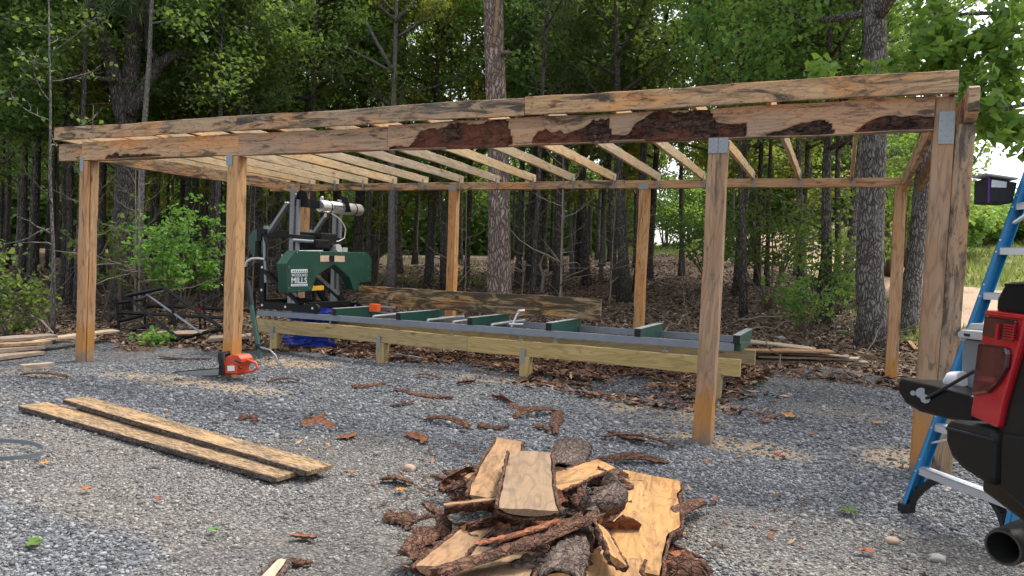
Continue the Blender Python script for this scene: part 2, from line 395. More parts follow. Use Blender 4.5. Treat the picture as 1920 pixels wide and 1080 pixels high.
# ------------------------------------------------------------------ ground
def axis(lo, a, b, hi, fine, g=1.13):
    c = list(np.arange(a, b, fine)); st = fine; x = b
    while x < hi: c.append(x); st *= g; x += st
    st = fine; x = a-fine
    while x > lo: c.insert(0, x); st *= g; x -= st
    return np.array(c)
gx_ = axis(-150, -14, 4, 110, .11); gy_ = axis(-30, 1.5, 16, 190, .11)
XX, YY = np.meshgrid(gx_, gy_); ZZ = hgt(XX, YY)
def masks(x, y):
    s = y+.5*np.maximum(0, -x-13)
    edge = np.interp(x, (-14, -12, -9, -7, -1.5, .5, 2, 5), (7.4, 7.6, 8.8, 9.6, 11.0, 11.3, 10.6, 9.5))
    wob = (vnoise(x*.9, y*.9, 11)-.5)*1.3+(vnoise(x*3, y*3, 12)-.5)*.6
    litter = smooth01(-.35, .35, y-edge+wob)
    saw = np.zeros_like(x)
    for px, py, rx, ry, a in SAW:
        p = G(px, py); saw = np.maximum(saw, a*np.exp(-((x-p[0])/(rx*1.25))**2-((y-p[1])/(ry*1.5))**2))
    saw = saw*(.45+.9*vnoise(x*2.2, y*2.2, 21))
    rc = np.interp(y, (4, 10, 15, 20, 26, 34, 60), (16, 9, 5.6, 3.4, .9, -1.6, -9)); rw = np.interp(y, (10, 20, 34, 60), (2.2, 2.1, 2.0, 2.6))
    rd = np.abs(x-rc-(vnoise(x*.4, y*.4, 31)-.5)*1.2)
    road = 1-smooth01(rw-.5, rw+.5, rd)
    gr = smooth01(-1.2, 1.5, x-np.interp(y, (10, 13, 20, 30, 40), (2.4, 1.5, .6, -1.5, -4))+(vnoise(x*.8, y*.8, 33)-.5)*1.5)*smooth01(11, 13, y)
    gr = np.maximum(gr, smooth01(34, 40, y)*smooth01(-16, -13, x)*(1-smooth01(-6, -4, x)))
    gr = np.maximum(gr, .42*smooth01(.55, .7, vnoise(x*.35+9, y*.35, 41))*smooth01(8, 11, s)*(x < -9))
    coarse = smooth01(.35, .7, vnoise(x*.55+3, y*.8, 51)*.7+.45*smooth01(4.2, 6.2, y)*(1-smooth01(9, 11, y)))
    return litter, np.clip(saw, 0, 1), gr, road, coarse
SAW = [(350, 722, 1.3, .25, .9), (560, 690, .8, .3, .8), (1400, 838, .5, .25, .9), (1690, 865, .5, .3, .7), (900, 722, 1.0, .3, .55),
       (1230, 775, .9, .5, .6), (1180, 700, 1.2, .4, .7), (60, 700, .8, .3, .5), (1640, 735, .9, .3, .6), (1330, 770, .5, .4, .6), (770, 715, .8, .2, .4), (1290, 820, .5, .2, .6), (1500, 760, .8, .15, .35)]
nx, ny = len(gx_), len(gy_)
V = np.stack([XX.ravel(), YY.ravel(), ZZ.ravel()], 1)
i = np.arange(nx*ny).reshape(ny, nx); F = np.stack([i[:-1, :-1].ravel(), i[:-1, 1:].ravel(), i[1:, 1:].ravel(), i[1:, :-1].ravel()], 1)
me = mesh_np('ground', V, F); me.polygons.foreach_set('use_smooth', [True]*len(me.polygons))
for nm, arr in zip(('litter', 'saw', 'grass', 'road', 'coarse'), masks(V[:, 0], V[:, 1])):
    at = me.attributes.new(nm, 'FLOAT', 'POINT'); at.data.foreach_set('value', arr.astype(np.float32))

GREY = [(0., (.066, .064, .061)), (.3, (.128, .124, .118)), (.6, (.195, .186, .172)), (.85, (.27, .25, .222)), (1., (.40, .38, .35))]
BLUE = [(0., (.05, .053, .058)), (.35, (.105, .111, .120)), (.7, (.168, .174, .182)), (1., (.32, .322, .322))]
k = N('ground'); c = k.n('NewGeometry').outputs['Position']
v1 = k.voro(c, 58); v2 = k.voro(c, 38); v3 = k.voro(c, 110)
cr = k.n('SeparateColor'); k.l(v1.outputs['Color'], cr.inputs[0]); rnd = cr.outputs[0]
cr2 = k.n('SeparateColor'); k.l(v2.outputs['Color'], cr2.inputs[0])
warm = k.ramp(rnd, GREY)
dust = k.noise(c, 1.1, 6, .65)
warm = k.mix(k.ramp(dust, [(.42, 0.), (.68, .55)]), warm, (.225, .195, .16))
blue = k.ramp(cr2.outputs[0], BLUE)
cf = k.math('ADD', k.attr('coarse'), k.math('MULTIPLY_ADD', k.noise(c, 2.5, 5, .6), .8, -.4))
grav = k.mix(k.ramp(cf, [(.35, 0.), (.65, 1.)]), warm, blue)
big = k.noise(c, .45, 5, .6); grav = k.mix(k.ramp(big, [(.36, .55), (.5, 0.)]), grav, (.085, .08, .075)); pk_ = k.noise(k.mapping(c, (1.2, .5, 1)), .9, 6, .7); grav = k.mix(k.ramp(pk_, [(.56, 0.), (.68, .55)]), grav, (.22, .18, .135))
gap = k.ramp(k.math('MINIMUM', k.math('MULTIPLY', v1.outputs['Distance'], 1.), v2.outputs['Distance']), [(.3, 0.), (.62, .6)])
grav = k.mix(gap, grav, (.03, .03, .032))
# leaf litter
lv = k.voro(k.mapping(c, (1, 1, 1)), 17); lc = k.n('SeparateColor'); k.l(lv.outputs['Color'], lc.inputs[0])
lit = k.ramp(lc.outputs[1], [(0., (.028, .02, .015)), (.35, (.10, .068, .047)), (.7, (.20, .132, .09)), (.93, (.29, .205, .14)), (1., (.38, .30, .22))])
lit = k.mix(k.ramp(k.noise(c, 1.6, 5, .7), [(.45, .0), (.65, .6)]), lit, (.05, .038, .028))
# sawdust, grass, dirt road
swd = k.mix(k.noise(c, 30, 4, .7), (.28, .20, .115), (.43, .325, .205))
grs = k.mix(k.noise(c, 9, 6, .75), (.07, .10, .025), (.23, .24, .08)); grs = k.mix(k.ramp(k.noise(c, .8, 4, .6), [(.5, 0.), (.62, .8)]), grs, (.32, .22, .13))
rdc = k.mix(k.noise(c, 4, 7, .7), (.38, .245, .155), (.62, .45, .32)); rdc = k.mix(k.ramp(k.noise(c, 14, 4), [(.6, 0.), (.7, .4)]), rdc, (.2, .13, .09))
def edge(a, lo=.4, hi=.6, sc=5, amp=.7):
    return k.ramp(k.math('ADD', k.attr(a), k.math('MULTIPLY_ADD', k.noise(c, sc, 6, .7), amp, -amp/2)), [(lo, 0.), (hi, 1.)])
col = k.mix(edge('litter'), grav, lit)
col = k.mix(edge('grass', .4, .65), col, grs)
col = k.mix(edge('road', .4, .6, 2), col, rdc)
sf = k.math('MULTIPLY', edge('saw', .3, .6, 9, .8), k.ramp(k.noise(c, 55, 4, .7), [(.35, .25), (.55, 1.)]))
col = k.mix(sf, col, swd)
k.l(col, k.b.inputs['Base Color']); k.b.inputs['Roughness'].default_value = .92
hh = k.math('ADD', k.math('MULTIPLY', k.math('SUBTRACT', 1., v2.outputs['Distance']), 1.), k.math('MULTIPLY', k.math('SUBTRACT', 1., v1.outputs['Distance']), .6))
hh = k.math('ADD', hh, k.math('MULTIPLY', k.math('SUBTRACT', 1., lv.outputs['Distance']), 1.))
k.l(k.bump(hh, .9, .02), k.b.inputs['Normal'])
mark(link('ground', me, k.m), None, None, None, 'structure')

# ------------------------------------------------------------------ loose stones
def stones(n, seed, lo, hi, r0, r1):
    r = np.random.default_rng(seed); out = []
    ico = bmesh.new(); bmesh.ops.create_icosphere(ico, subdivisions=1, radius=1); bv = np.array([v.co[:] for v in ico.verts]); bf = np.array([[v.index for v in f.verts] for f in ico.faces]); ico.free()
    ang = r.uniform(-.66, .66, n); d = np.sqrt(r.uniform(lo**2, hi**2, n))
    hd = YAW; x = -np.sin(hd)*d*np.cos(ang)+np.cos(hd)*d*np.sin(ang); y = np.cos(hd)*d*np.cos(ang)+np.sin(hd)*d*np.sin(ang)
    L = masks(x, y); ok = (L[0] < .5+r.normal(0, .15, n)) & (r.uniform(0, 1, n) > L[1]*.75); 
    clump = vnoise(x*1.3, y*1.3, 77)*.6+vnoise(x*5, y*5, 78)*.4
    ok &= r.uniform(.1, .8, n) < clump+.3*L[4]
    x, y = x[ok], y[ok]; n = len(x); cs = L[4][ok]
    sz = r.uniform(r0, r1, n)**1.0*(.85+.25*cs)*np.where(r.uniform(0, 1, n) < .04, 1.7, 1)
    sc = sz[:, None]*r.uniform([.7, .7, .35], [1.3, 1.1, .75], (n, 3))
    v = bv[None]*(1+r.normal(0, .16, (n, len(bv), 1)))*sc[:, None, :]
    a = r.uniform(0, 2*pi, n); t = r.normal(0, .35, n)
    ct, st = np.cos(t)[:, None], np.sin(t)[:, None]; v = np.stack([v[..., 0]*ct-v[..., 2]*st, v[..., 1], v[..., 0]*st+v[..., 2]*ct], -1)
    ca, sa = np.cos(a)[:, None], np.sin(a)[:, None]; v = np.stack([v[..., 0]*ca-v[..., 1]*sa, v[..., 0]*sa+v[..., 1]*ca, v[..., 2]], -1)
    z = hgt(x, y)+sc[:, 2]*.35
    v += np.stack([x, y, z], 1)[:, None, :]
    f = bf[None]+(np.arange(n)*len(bv))[:, None, None]
    return v.reshape(-1, 3), f.reshape(-1, 3), np.repeat(cs, len(bv))
Vs, Fs, Cs = [], [], []; o_ = 0
for a_ in ((66000, 1, 3.2, 6.6, .0055, .0135), (46000, 2, 6.4, 11.5, .008, .018), (3000, 3, 3.2, 10, .014, .026)):
    v_, f_, c_ = stones(*a_); Vs.append(v_); Fs.append(f_+o_); Cs.append(c_); o_ += len(v_)
me = mesh_np('gravel', np.concatenate(Vs), np.concatenate(Fs))
at = me.attributes.new('coarse', 'FLOAT', 'POINT'); at.data.foreach_set('value', np.concatenate(Cs).astype(np.float32))
k = N('gravel_stone'); ri = k.n('NewGeometry').outputs['Random Per Island']; c = k.n('NewGeometry').outputs['Position']
col = k.mix(k.ramp(k.attr('coarse'), [(.3, 0.), (.65, 1.)]), k.ramp(ri, GREY), k.ramp(ri, BLUE))
col = k.mix(k.ramp(k.noise(c, 70, 3), [(.45, 0.), (.7, .35)]), col, (.33, .30, .27))
k.l(col, k.b.inputs['Base Color']); k.b.inputs['Roughness'].default_value = .85
mark(link('gravel', me, k.m), 'loose grey crushed gravel strewn over the yard', None, None, 'stuff')

# ------------------------------------------------------------------ leaf litter and chips
def scatter_quads(x, y, z, L, Wd, r, tilt=.5, fold=.25):
    n = len(x); a = r.uniform(0, 2*pi, n); t = r.normal(0, tilt, n); b = r.normal(0, tilt, n)
    base = np.array([[-.5, 0, 0], [0, -.5, 1], [.5, 0, 0], [0, .5, 1]])[None].repeat(n, 0).copy()
    base[..., 0] *= L[:, None]; base[..., 1] *= Wd[:, None]; base[..., 2] *= (fold*L)[:, None]*r.uniform(-1, 1, n)[:, None]
    ct, st = np.cos(t)[:, None], np.sin(t)[:, None]; v = np.stack([base[..., 0]*ct-base[..., 2]*st, base[..., 1], base[..., 0]*st+base[..., 2]*ct], -1)
    ct, st = np.cos(b)[:, None], np.sin(b)[:, None]; v = np.stack([v[..., 0], v[..., 1]*ct-v[..., 2]*st, v[..., 1]*st+v[..., 2]*ct], -1)
    ca, sa = np.cos(a)[:, None], np.sin(a)[:, None]; v = np.stack([v[..., 0]*ca-v[..., 1]*sa, v[..., 0]*sa+v[..., 1]*ca, v[..., 2]], -1)
    v += np.stack([x, y, z], 1)[:, None, :]
    return v.reshape(-1, 3), np.arange(4*n).reshape(n, 4)
r = np.random.default_rng(21); n = 120000
d = 8+r.uniform(0, 1, n)**1.5*34; ang = r.uniform(-.72, .72, n)
x = -np.sin(YAW)*d*np.cos(ang)+np.cos(YAW)*d*np.sin(ang); y = np.cos(YAW)*d*np.cos(ang)+np.sin(YAW)*d*np.sin(ang)
L = masks(x, y); ok = (L[0] > r.uniform(.3, .9, n)) & (L[2] < .5) & (L[3] < .3); x, y = x[ok], y[ok]; n = len(x)
sz = r.uniform(.05, .13, n); v_, f_ = scatter_quads(x, y, hgt(x, y)+.015, sz, sz*r.uniform(.35, .8, n), r, .45)
k = N('dry_leaf_litter'); ri = k.n('NewGeometry').outputs['Random Per Island']
k.l(k.ramp(ri, [(0., (.045, .03, .02)), (.4, (.12, .075, .048)), (.75, (.23, .15, .095)), (.93, (.33, .235, .155)), (1., (.46, .37, .28))]), k.b.inputs['Base Color']); k.b.inputs['Roughness'].default_value = .8
mark(link('leaf_litter', mesh_np('leaf_litter', v_, f_), k.m), 'brown leaf litter covering the forest floor', None, None, 'stuff')

# bark chips under and round the saw bench, small chips on the gravel
r = np.random.default_rng(22); X_, Y_ = [], []
for n, (x0, x1), (y0, y1) in ((8200, (-8.3, -.9), (9.1, 11.)), (1600, (-4.6, -.6), (8.2, 9.4)), (700, (-11.5, -7.5), (7., 9.2)), (900, (-1.5, 1.), (10.2, 12.)), (260, (-6, 1.5), (4.5, 8)), (500, (-3.2, -.2), (3.4, 5.6))):
    X_.append(r.uniform(x0, x1, n)); Y_.append(r.uniform(y0, y1, n))
x = np.concatenate(X_); y = np.concatenate(Y_); keep = vnoise(x*1.2, y*1.6, 91) > r.uniform(.15, .75, len(x)); x, y = x[keep], y[keep]; n = len(x)
pile = .13*np.clip(vnoise(x*.8, y*1.1, 92)-.3, 0, 1)*((y > 9) & (x < -.8))
L_ = r.uniform(.04, .22, n)*np.where(y < 8, .45, 1); v_, f_ = scatter_quads(x, y, hgt(x, y)+.02+pile*r.uniform(0, 1, n), L_, L_*r.uniform(.12, .4, n), r, .28, .12)
k = N('bark_chip'); ri = k.n('NewGeometry').outputs['Random Per Island']
cc = k.ramp(ri, [(0., (.05, .03, .022)), (.3, (.11, .055, .035)), (.6, (.2, .095, .055)), (.85, (.29, .16, .09)), (1., (.5, .35, .2))])
k.l(k.mix(k.ramp(k.noise(k.n('TexCoord').outputs['Object'], 40, 4), [(.4, 0.), (.7, .5)]), cc, (.05, .035, .028)), k.b.inputs['Base Color'])
mark(link('bark_debris', mesh_np('bark_debris', v_, f_), k.m), 'reddish brown bark chips littering the ground under the saw bench', None, None, 'stuff')

# fine sticks in the brush behind the shed
mb = MB(); r = np.random.default_rng(23)
for _ in range(620):
    d_ = 10.5+r.uniform()**1.4*22; a_ = r.uniform(-.68, .62); x_ = -sin(YAW)*d_*cos(a_)+cos(YAW)*d_*sin(a_); y_ = cos(YAW)*d_*cos(a_)+sin(YAW)*d_*sin(a_)
    m_ = masks(np.array([x_]), np.array([y_]))
    if m_[0][0] < .6 or m_[2][0] > .5 or m_[3][0] > .2: continue
    L1 = r.uniform(.5, 1.9); th = r.uniform(0, pi); e_ = r.uniform(.0, .3) if r.uniform() < .7 else r.uniform(.3, 1.)
    p = H((x_, y_), .02); dirv = Vector((cos(th), sin(th)*.7, e_)).normalized(); q = []
    for j in range(5): q.append(p+dirv*(L1*j/4)+Vector((r.normal(0, .04), r.normal(0, .04), r.normal(0, .03))))
    rr = r.uniform(.006, .017); mb.tube(q, [rr, rr*.9, rr*.75, rr*.6, rr*.35], 4)
o = put('brush_debris', mb, MT['twig']); mark(o, 'tangle of thin dead sticks on the forest floor', None, None, 'stuff')

# grass by the dirt road
r = np.random.default_rng(24); n = 60000
d = 13+r.uniform(0, 1, n)**1.3*40; ang = r.uniform(-.3, .62, n)
x = -np.sin(YAW)*d*np.cos(ang)+np.cos(YAW)*d*np.sin(ang); y = np.cos(YAW)*d*np.cos(ang)+np.sin(YAW)*d*np.sin(ang)
L = masks(x, y); ok = (L[2] > r.uniform(.3, .8, n)) & (L[3] < .35) & (vnoise(x*1.1, y*1.1, 95) > .3); x, y = x[ok], y[ok]; n = len(x)
hb = r.uniform(.08, .34, n); a = r.uniform(0, 2*pi, n); wd = hb*.09+.004*(np.hypot(x, y)/14); z = hgt(x, y)
ln = r.normal(0, .35, (n, 2))*hb[:, None]
P0 = np.stack([x-np.cos(a)*wd, y-np.sin(a)*wd, z], 1); P1 = np.stack([x+np.cos(a)*wd, y+np.sin(a)*wd, z], 1); P2 = np.stack([x+ln[:, 0], y+ln[:, 1], z+hb], 1)
me = mesh_np('grass', np.stack([P0, P1, P2], 1).reshape(-1, 3), np.arange(3*n).reshape(n, 3))
mark(link('grass', me, MT['grass']), 'tufts of green and straw grass beside the dirt road', None, None, 'stuff')
# ------------------------------------------------------------------ shed frame
shed = thing('shed_frame', (-4.5, 9.2, 0), 'open timber shed frame with rough sawn posts and bare rafters over the sawmill', 'shed')
YF, YB = 6.98, 11.5
def post(x, y, z0, z1, wx, wy, mat='post', lean=0., **kw):
    return board('post', (x, y, z0), (x+lean, y, z1), wy, wx, MT[mat], shed, up=(1, 0, 0), rough=.0025, bev=.006, **kw)
def plate(par, c, d):
    mb = MB().box(c, d)
    # rows of nail heads
    for i in range(3):
        for j in range(6):
            if (i+j) % 2 == 0:
                mb.tube([(c[0]+(i-1)*d[0]*.32, c[1]-d[1]/2-.005, c[2]+(j-2.5)*d[2]*.16), (c[0]+(i-1)*d[0]*.32, c[1]-d[1]/2+.001, c[2]+(j-2.5)*d[2]*.16)], .0075, 6)
    return put('bracket', mb, MT['galv'], par)
# front posts
p1 = post(-9.80, YF-.052, -.1, 2.81, .16, .05, lean=.03); post(-9.80, YF+.04, -.1, 2.81, .16, .115, lean=.03)
plate(p1, (-9.80, YF-.083, 2.77), (.075, .006, .22))
p2 = post(-7.02, YF, -.1, 2.81, .165, .165, lean=.02); plate(p2, (-7.05, YF-.088, 2.75), (.10, .005, .13))
p3 = post(-1.155, YF, -.1, 2.805, .165, .165, lean=.02)
plate(p3, (-1.175, YF-.089, 2.745), (.085, .005, .14)); plate(p3, (-1.085, YF-.089, 2.745), (.085, .005, .14))
p4 = post(.625, YF, -.1, 3.09, .145, .165, lean=.03); post(.7685, YF+.005, -.1, 2.86, .14, .16, lean=.03, mat='weathered')
plate(p4, (.665, YF-.089, 2.83), (.11, .006, .26))
# back posts
bx = [float(PY(px, 380, YB)[0]) for px in (571, 852, 1208, 1688)]
for i, x in enumerate(bx):
    z0 = float(hgt(np.array([x]), np.array([YB]))[0])
    q = post(x, YB, z0-.15, 2.865, .15, .15)
    if i in (1, 2): plate(q, (x+.0, YB-.081, 2.89), (.16, .006, .085))
# lower front beam: two plies, the front one with wane and bark along its lower edge
def xs(px, py=255): return float(PY(px, py, 6.89)[0])
WANE = [(150, 0), (190, .0), (200, .32), (215, .30), (240, .12), (262, .2), (285, .05), (330, 0), (600, 0), (727, 0), (765, .12), (790, .72), (860, .86), (940, .97), (952, .05), (990, .0), (1005, .42), (1030, .58), (1060, .3), (1100, .56), (1150, .92),
        (1157, .18), (1180, .14), (1200, .62), (1230, .97), (1330, .97), (1345, .55), (1395, .5), (1402, .1), (1440, .05), (1480, .3), (1540, .5), (1560, .35), (1570, .02), (1590, .02), (1620, .3), (1660, .46), (1720, .45), (1750, .3), (1760, .2)]
WX = np.array([xs(p) for p, _ in WANE]); WZ = np.array([v for _, v in WANE])
def waney(name, x0, x1, y0, y1, zb, zt, mat):
    n, m = max(8, int((x1-x0)/.025)), 16; V, B = [], []
    L = x1-x0; cx, cy, cz = (x0+x1)/2, (y0+y1)/2, zb
    for i in range(n+1):
        X = x0+L*i/n; wz = np.interp(X+(vnoise(X*5, 7.7, 14)-.5)*.16, WX, WZ); wz += ((vnoise(X*9, 1.3, 4)-.5)*.22+(vnoise(X*24, 2.3, 6)-.5)*.14)*(wz > .03)*(.3 if X > -.75 else 1)
        z0 = zb+.006*sin(X*2.1)+.004*sin(X*5.7); z1 = zt+.005*sin(X*1.7+1)+.004*sin(X*6.1)
        for j in range(m+1):
            t = j/m; u = max(0., (wz-t)/max(wz, .05))*smooth01(.02, .12, t) if wz > .02 else 0.
            inb = smooth01(-.05, .03, wz-t)*(smooth01(.01, .07, t) if wz < .8 else 1.) if wz > .02 else 0.
            d = .014*inb+.062*max(0, u)**1.1*min(1, wz*1.4)*(.25 if wz > .7 else 1)+.012*inb*(vnoise(X*16, t*9, 8)-.5)*2
            V.append((X-cx, y0+d-cy+.002*sin(X*13+t*5), z0+(z1-z0)*t-cz)); B.append(float(inb))
    k0 = len(V)
    for i in range(n+1):
        X = x0+L*i/n; V.append((X-cx, y1-cy, zb+.006*sin(X*2.1)-cz)); V.append((X-cx, y1-cy, zt-cz)); B += [0, 0]
    F = [(i*(m+1)+j, (i+1)*(m+1)+j, (i+1)*(m+1)+j+1, i*(m+1)+j+1) for i in range(n) for j in range(m)]
    for i in range(n):
        a, b = i*(m+1), (i+1)*(m+1); F.append((a, k0+2*i, k0+2*i+2, b)); F.append((a+m, b+m, k0+2*i+3, k0+2*i+1)); F.append((k0+2*i, k0+2*i+1, k0+2*i+3, k0+2*i+2))
    F.append(tuple(list(range(m+1))+[k0+1, k0])); e = n*(m+1); F.append(tuple([e+j for j in range(m, -1, -1)]+[k0+2*n, k0+2*n+1]))
    me = bpy.data.meshes.new(name); me.from_pydata(V, [], F); fix(me)
    at = me.attributes.new('bark', 'FLOAT', 'POINT'); at.data.foreach_set('value', np.array(B, np.float32))
    o = link(name, me, mat, shed); o.location = Vector((cx, cy, cz))-Vector(shed.location); return o
kb = wood('waney_beam_wood', (.38, .225, .125), (.60, .39, .225), stain=(.05, .042, .036), stain_lo=.53, stain_amt=.88, orange=(.62, .30, .13), mould=.55, grey=.15)
c = kb.coords(); fin = kb.b.inputs['Base Color'].links[0].from_socket; nin = kb.b.inputs['Normal'].links[0].from_socket
bc, bh = bark_nodes(kb, c, (.11, .055, .035), (.15, .085, .06), (.028, .018, .016), 9)
bn = kb.noise(kb.mapping(c, (2.2, 5, 5)), 2.6, 7, .75, 1.5)
bc = kb.mix(kb.ramp(bn, [(.40, .95), (.52, 0.)]), bc, (.016, .011, .010)); bc = kb.mix(kb.ramp(bn, [(.6, 0.), (.68, .7)]), bc, (.34, .20, .12))
red = kb.ramp(kb.noise(c, 1.6, 6, .65), [(.50, 0.), (.60, .75)]); bc = kb.mix(red, bc, (.19, .062, .034))
fa = kb.ramp(kb.math('ADD', kb.attr('bark'), kb.math('MULTIPLY_ADD', kb.noise(kb.mapping(c, (1, 2, 2)), 9, 7, .75), .7, -.35)), [(.40, 0.), (.56, 1.)])
kb.l(kb.mix(fa, fin, bc), kb.b.inputs['Base Color']); kb.l(kb.bump(kb.math('MULTIPLY', bh, fa), .8, .02, nin), kb.b.inputs['Normal'])
xj = xs(727); xm = xs(447)
waney('front_beam', -9.80, xm-.002, 6.895, 6.975, 2.82, 3.07, kb.m); waney('front_beam', xm+.002, xj-.003, 6.893, 6.975, 2.815, 3.07, kb.m); waney('front_beam', xj+.003, .575, 6.89, 6.975, 2.81, 3.085, kb.m)
board('beam_backing', (-10.42, 7.02, 2.945), (-4.2, 7.02, 2.945), .08, .24, MT['weathered'], shed); board('beam_backing', (-4.195, 7.02, 2.945), (.55, 7.02, 2.945), .08, .24, MT['weathered'], shed)
# fascia in three lengths
def fas(a, b, zb, zt):
    pa = PY(a, 200, 6.82); pb = PY(b, 200, 6.82)
    z = (zb+zt)/2
    board('fascia_board', (pa[0]+.002, 6.82, z), (pb[0]-.002, 6.82, z), .045, zt-zb, MT['weathered'], shed, rough=.003)
fas(105, 447, 3.095, 3.265); fas(447, 985, 3.09, 3.268); fas(985, 1795, 3.09, 3.27)
# rafters with a galvanised tie on the back beam
rx = [-.02, -.72, -1.36, -2.09, -2.80, -3.50, -4.20, -4.90, -5.58, -6.29, -7.04, -7.68, -8.35, -9.0, -9.6, -10.2]
rz_ = np.random.default_rng(3)
for x in rx:
    dx = rz_.normal(0, .02)
    q = board('rafter', (x+dx, 6.845, 3.155), (x, 11.55+rz_.normal(0, .03), 3.05), .045, .125, MT['rafter'], shed, rough=.0025)
    put('tie', MB().box((x+.028, 11.40, 2.965), (.004, .05, .20)).box((x+.028, 11.417, 2.90), (.05, .004, .07)), MT['galv'], q)
q = board('rafter', (.69, 6.845, 3.155), (.69, 11.55, 3.05), .045, .125, MT['weathered'], shed)
# back beam and side beams
board('back_beam', (-10.6, YB, 2.935), (-7.15, YB, 2.93), .12, .125, MT['weathered'], shed); board('back_beam', (-7.148, YB, 2.93), (-3.3, YB, 2.93), .12, .125, MT['weathered'], shed)
board('back_beam', (-3.298, YB, 2.93), (.74, YB, 2.925), .12, .125, MT['post'], shed)
board('side_beam', (-9.76, 7.07, 2.91), (-9.86, YB-.07, 2.92), .06, .19, MT['weathered'], shed)
board('side_beam', (.60, 7.07, 2.94), (.63, YB-.07, 2.90), .05, .19, MT['weathered'], shed)
# outer side beam with a chamfered end standing out past the corner post
sb = MB(); x0, x1 = .785, .86
prof = [(6.70, 3.10), (6.70, 2.93), (6.79, 2.865), (11.45, 2.80), (11.45, 2.99), (6.74, 3.12)]
sb.prism([(x0, a, b) for a, b in prof], (x1-x0, 0, 0)); put('side_beam', sb, MT['weathered'], shed, bevel=.004)

# ------------------------------------------------------------------ saw bench
YA, YC = 9.0, 10.15
bench = thing('saw_bench', (-4.7, 9.55, 0), 'yellow treated timber bench on short posts carrying the sawmill track', 'bench')
bz0, bz1 = .38, .575
board('bench_beam', (-8.5, YA, (bz0+bz1)/2), (-4.72, YA, (bz0+bz1)/2), .09, .2, MT['treated'], bench); board('bench_beam', (-4.716, YA, (bz0+bz1)/2), (-1.1, YA, (bz0+bz1)/2), .09, .2, MT['treated'], bench)
board('bench_beam', (-8.5, YC, .49), (-4.6, YC, .49), .09, .2, MT['treated'], bench); board('bench_beam', (-4.596, YC, .49), (-1.06, YC, .49), .09, .2, MT['treated'], bench)
for x, y, zt in ((-8.13, YA+.085, .38), (-6.13, YA+.085, .38), (-3.84, YA+.085, .38), (-1.38, YA+.085, .38), (-7.9, YC, .39), (-5.9, YC, .39), (-3.72, YC, .39), (-1.5, YC, .39)):
    g_ = float(hgt(np.array([x]), np.array([y]))[0])
    back = y > 9.5
    q = board('leg', (x, y if back else y-.085, g_-.1), (x, y if back else y-.085, zt-.003), .14, .14, MT['treated'], bench, up=(1, 0, 0))
    if not back:
        put('bracket', MB().box((x-.03, YA-.0725, .385), (.06, .005, .2)), MT['galv'], q)

# ------------------------------------------------------------------ sawmill track
track = thing('sawmill_track', (-4.8, 9.55, .56), 'grey steel sawmill track with six dark green bunks bolted on the timber bench', 'sawmill track')
def rail(y, name='rail'):
    mb = MB(); xa, xb = -8.5, -1.18
    pr = [(y-.035, .672), (y-.035, .755), (y+.045, .755), (y+.045, .749), (y-.029, .749), (y-.029, .672)]
    mb.prism([(xa, a, b) for a, b in pr], (xb-xa, 0, 0))
    for X in np.arange(xa+.5, xb, .78): mb.tube([(X, y-.037, .70), (X, y-.03, .70)], .008, 6); mb.tube([(X+.06, y-.037, .70), (X+.06, y-.03, .70)], .008, 6)
    return put(name, mb, MT['rail'], track)
rail(YA); rail(YC-.05)
for X in (-8.2, -7.1, -6.14, -5.0, -3.95, -3.45, -2.0, -1.4):
    for y in (YA, YC-.05): put('leveling_bolt', MB().tube([(X, y+.012, .590 if y < 9.5 else .605), (X, y+.012, .75)], .011, 8).tube([(X, y+.012, .596 if y < 9.5 else .611), (X, y+.012, .606 if y < 9.5 else .621)], .04, 10).tube([(X, y+.012, .64), (X, y+.012, .655)], .02, 6), MT['galv'], track)
bunkx = [float(PY(px, py, YA-.04)[0]) for px, py in ((622, 583), (742, 592), (876, 600), (1023, 612), (1189, 625), (1374, 640))]
for i, X in enumerate(bunkx):
    mb = MB(); ya, yb = YA-.03, YC+.02; h = .10
    mb.prism([(X+.002, a, b) for a, b in ((ya, .757), (ya, .757+h), (yb, .757+h), (yb, .757), (YC-.1, .757), (YC-.1, .66), (YA+.06, .66), (YA+.06, .757))], (.08, 0, 0))
    q = put('bunk', mb, MT['greenlt'], track, bevel=.004)
    put('bunk_top', MB().box((X+.042, (ya+yb)/2, .757+h+.003), (.084, yb-ya-.01, .005)), MT['alu'], q)
    put('end_cap', MB().box((X+.042, ya-.006, .757+h/2), (.076, .008, h-.006)), MT['rubber'], q)
for i, X in enumerate((-6.35, -5.42, -5.0, -4.4)):
    put('cross_bar', MB().tube([(X, YA+.06, .775), (X+.05, YC-.1, .785)], .018, 8), MT['alu'], track, smooth=40)
put('log_clamp', MB().tube([(-4.62+.5, YA+.1, .76), (-4.12+.06, YA+.12, .92), (-4.02, YA+.14, .98)], .016, 7).tube([(-4.14, YA+.05, .80), (-3.98, YA+.16, .80)], .014, 7).tube([(-4.02, YA+.08, .98), (-3.99, YA+.2, .985)], .02, 7), MT['alu'], track, smooth=40)
put('log_clamp', MB().tube([(-6.75, YC-.2, .77), (-6.7, YC-.2, .98), (-6.6, YC-.25, 1.0)], .018, 7).tube([(-6.95, YC-.3, .86), (-6.5, YC-.28, .86)], .02, 7), MT['galv'], track, smooth=40)
hv = MB(); pc = PY(703, 577, YC-.42); hv.box(pc, (.15, .10, .12)); hv.tube([(pc[0], pc[1], pc[2]-.05), (pc[0], pc[1], .76)], .012, 6)
mark(put('orange_stop', hv, MT['hiviz'], None, bevel=.006), 'small bright orange block standing on the track beside the sawmill head', 'stop block')
track.location.z -= .02; track.rotation_euler.y = -.0059
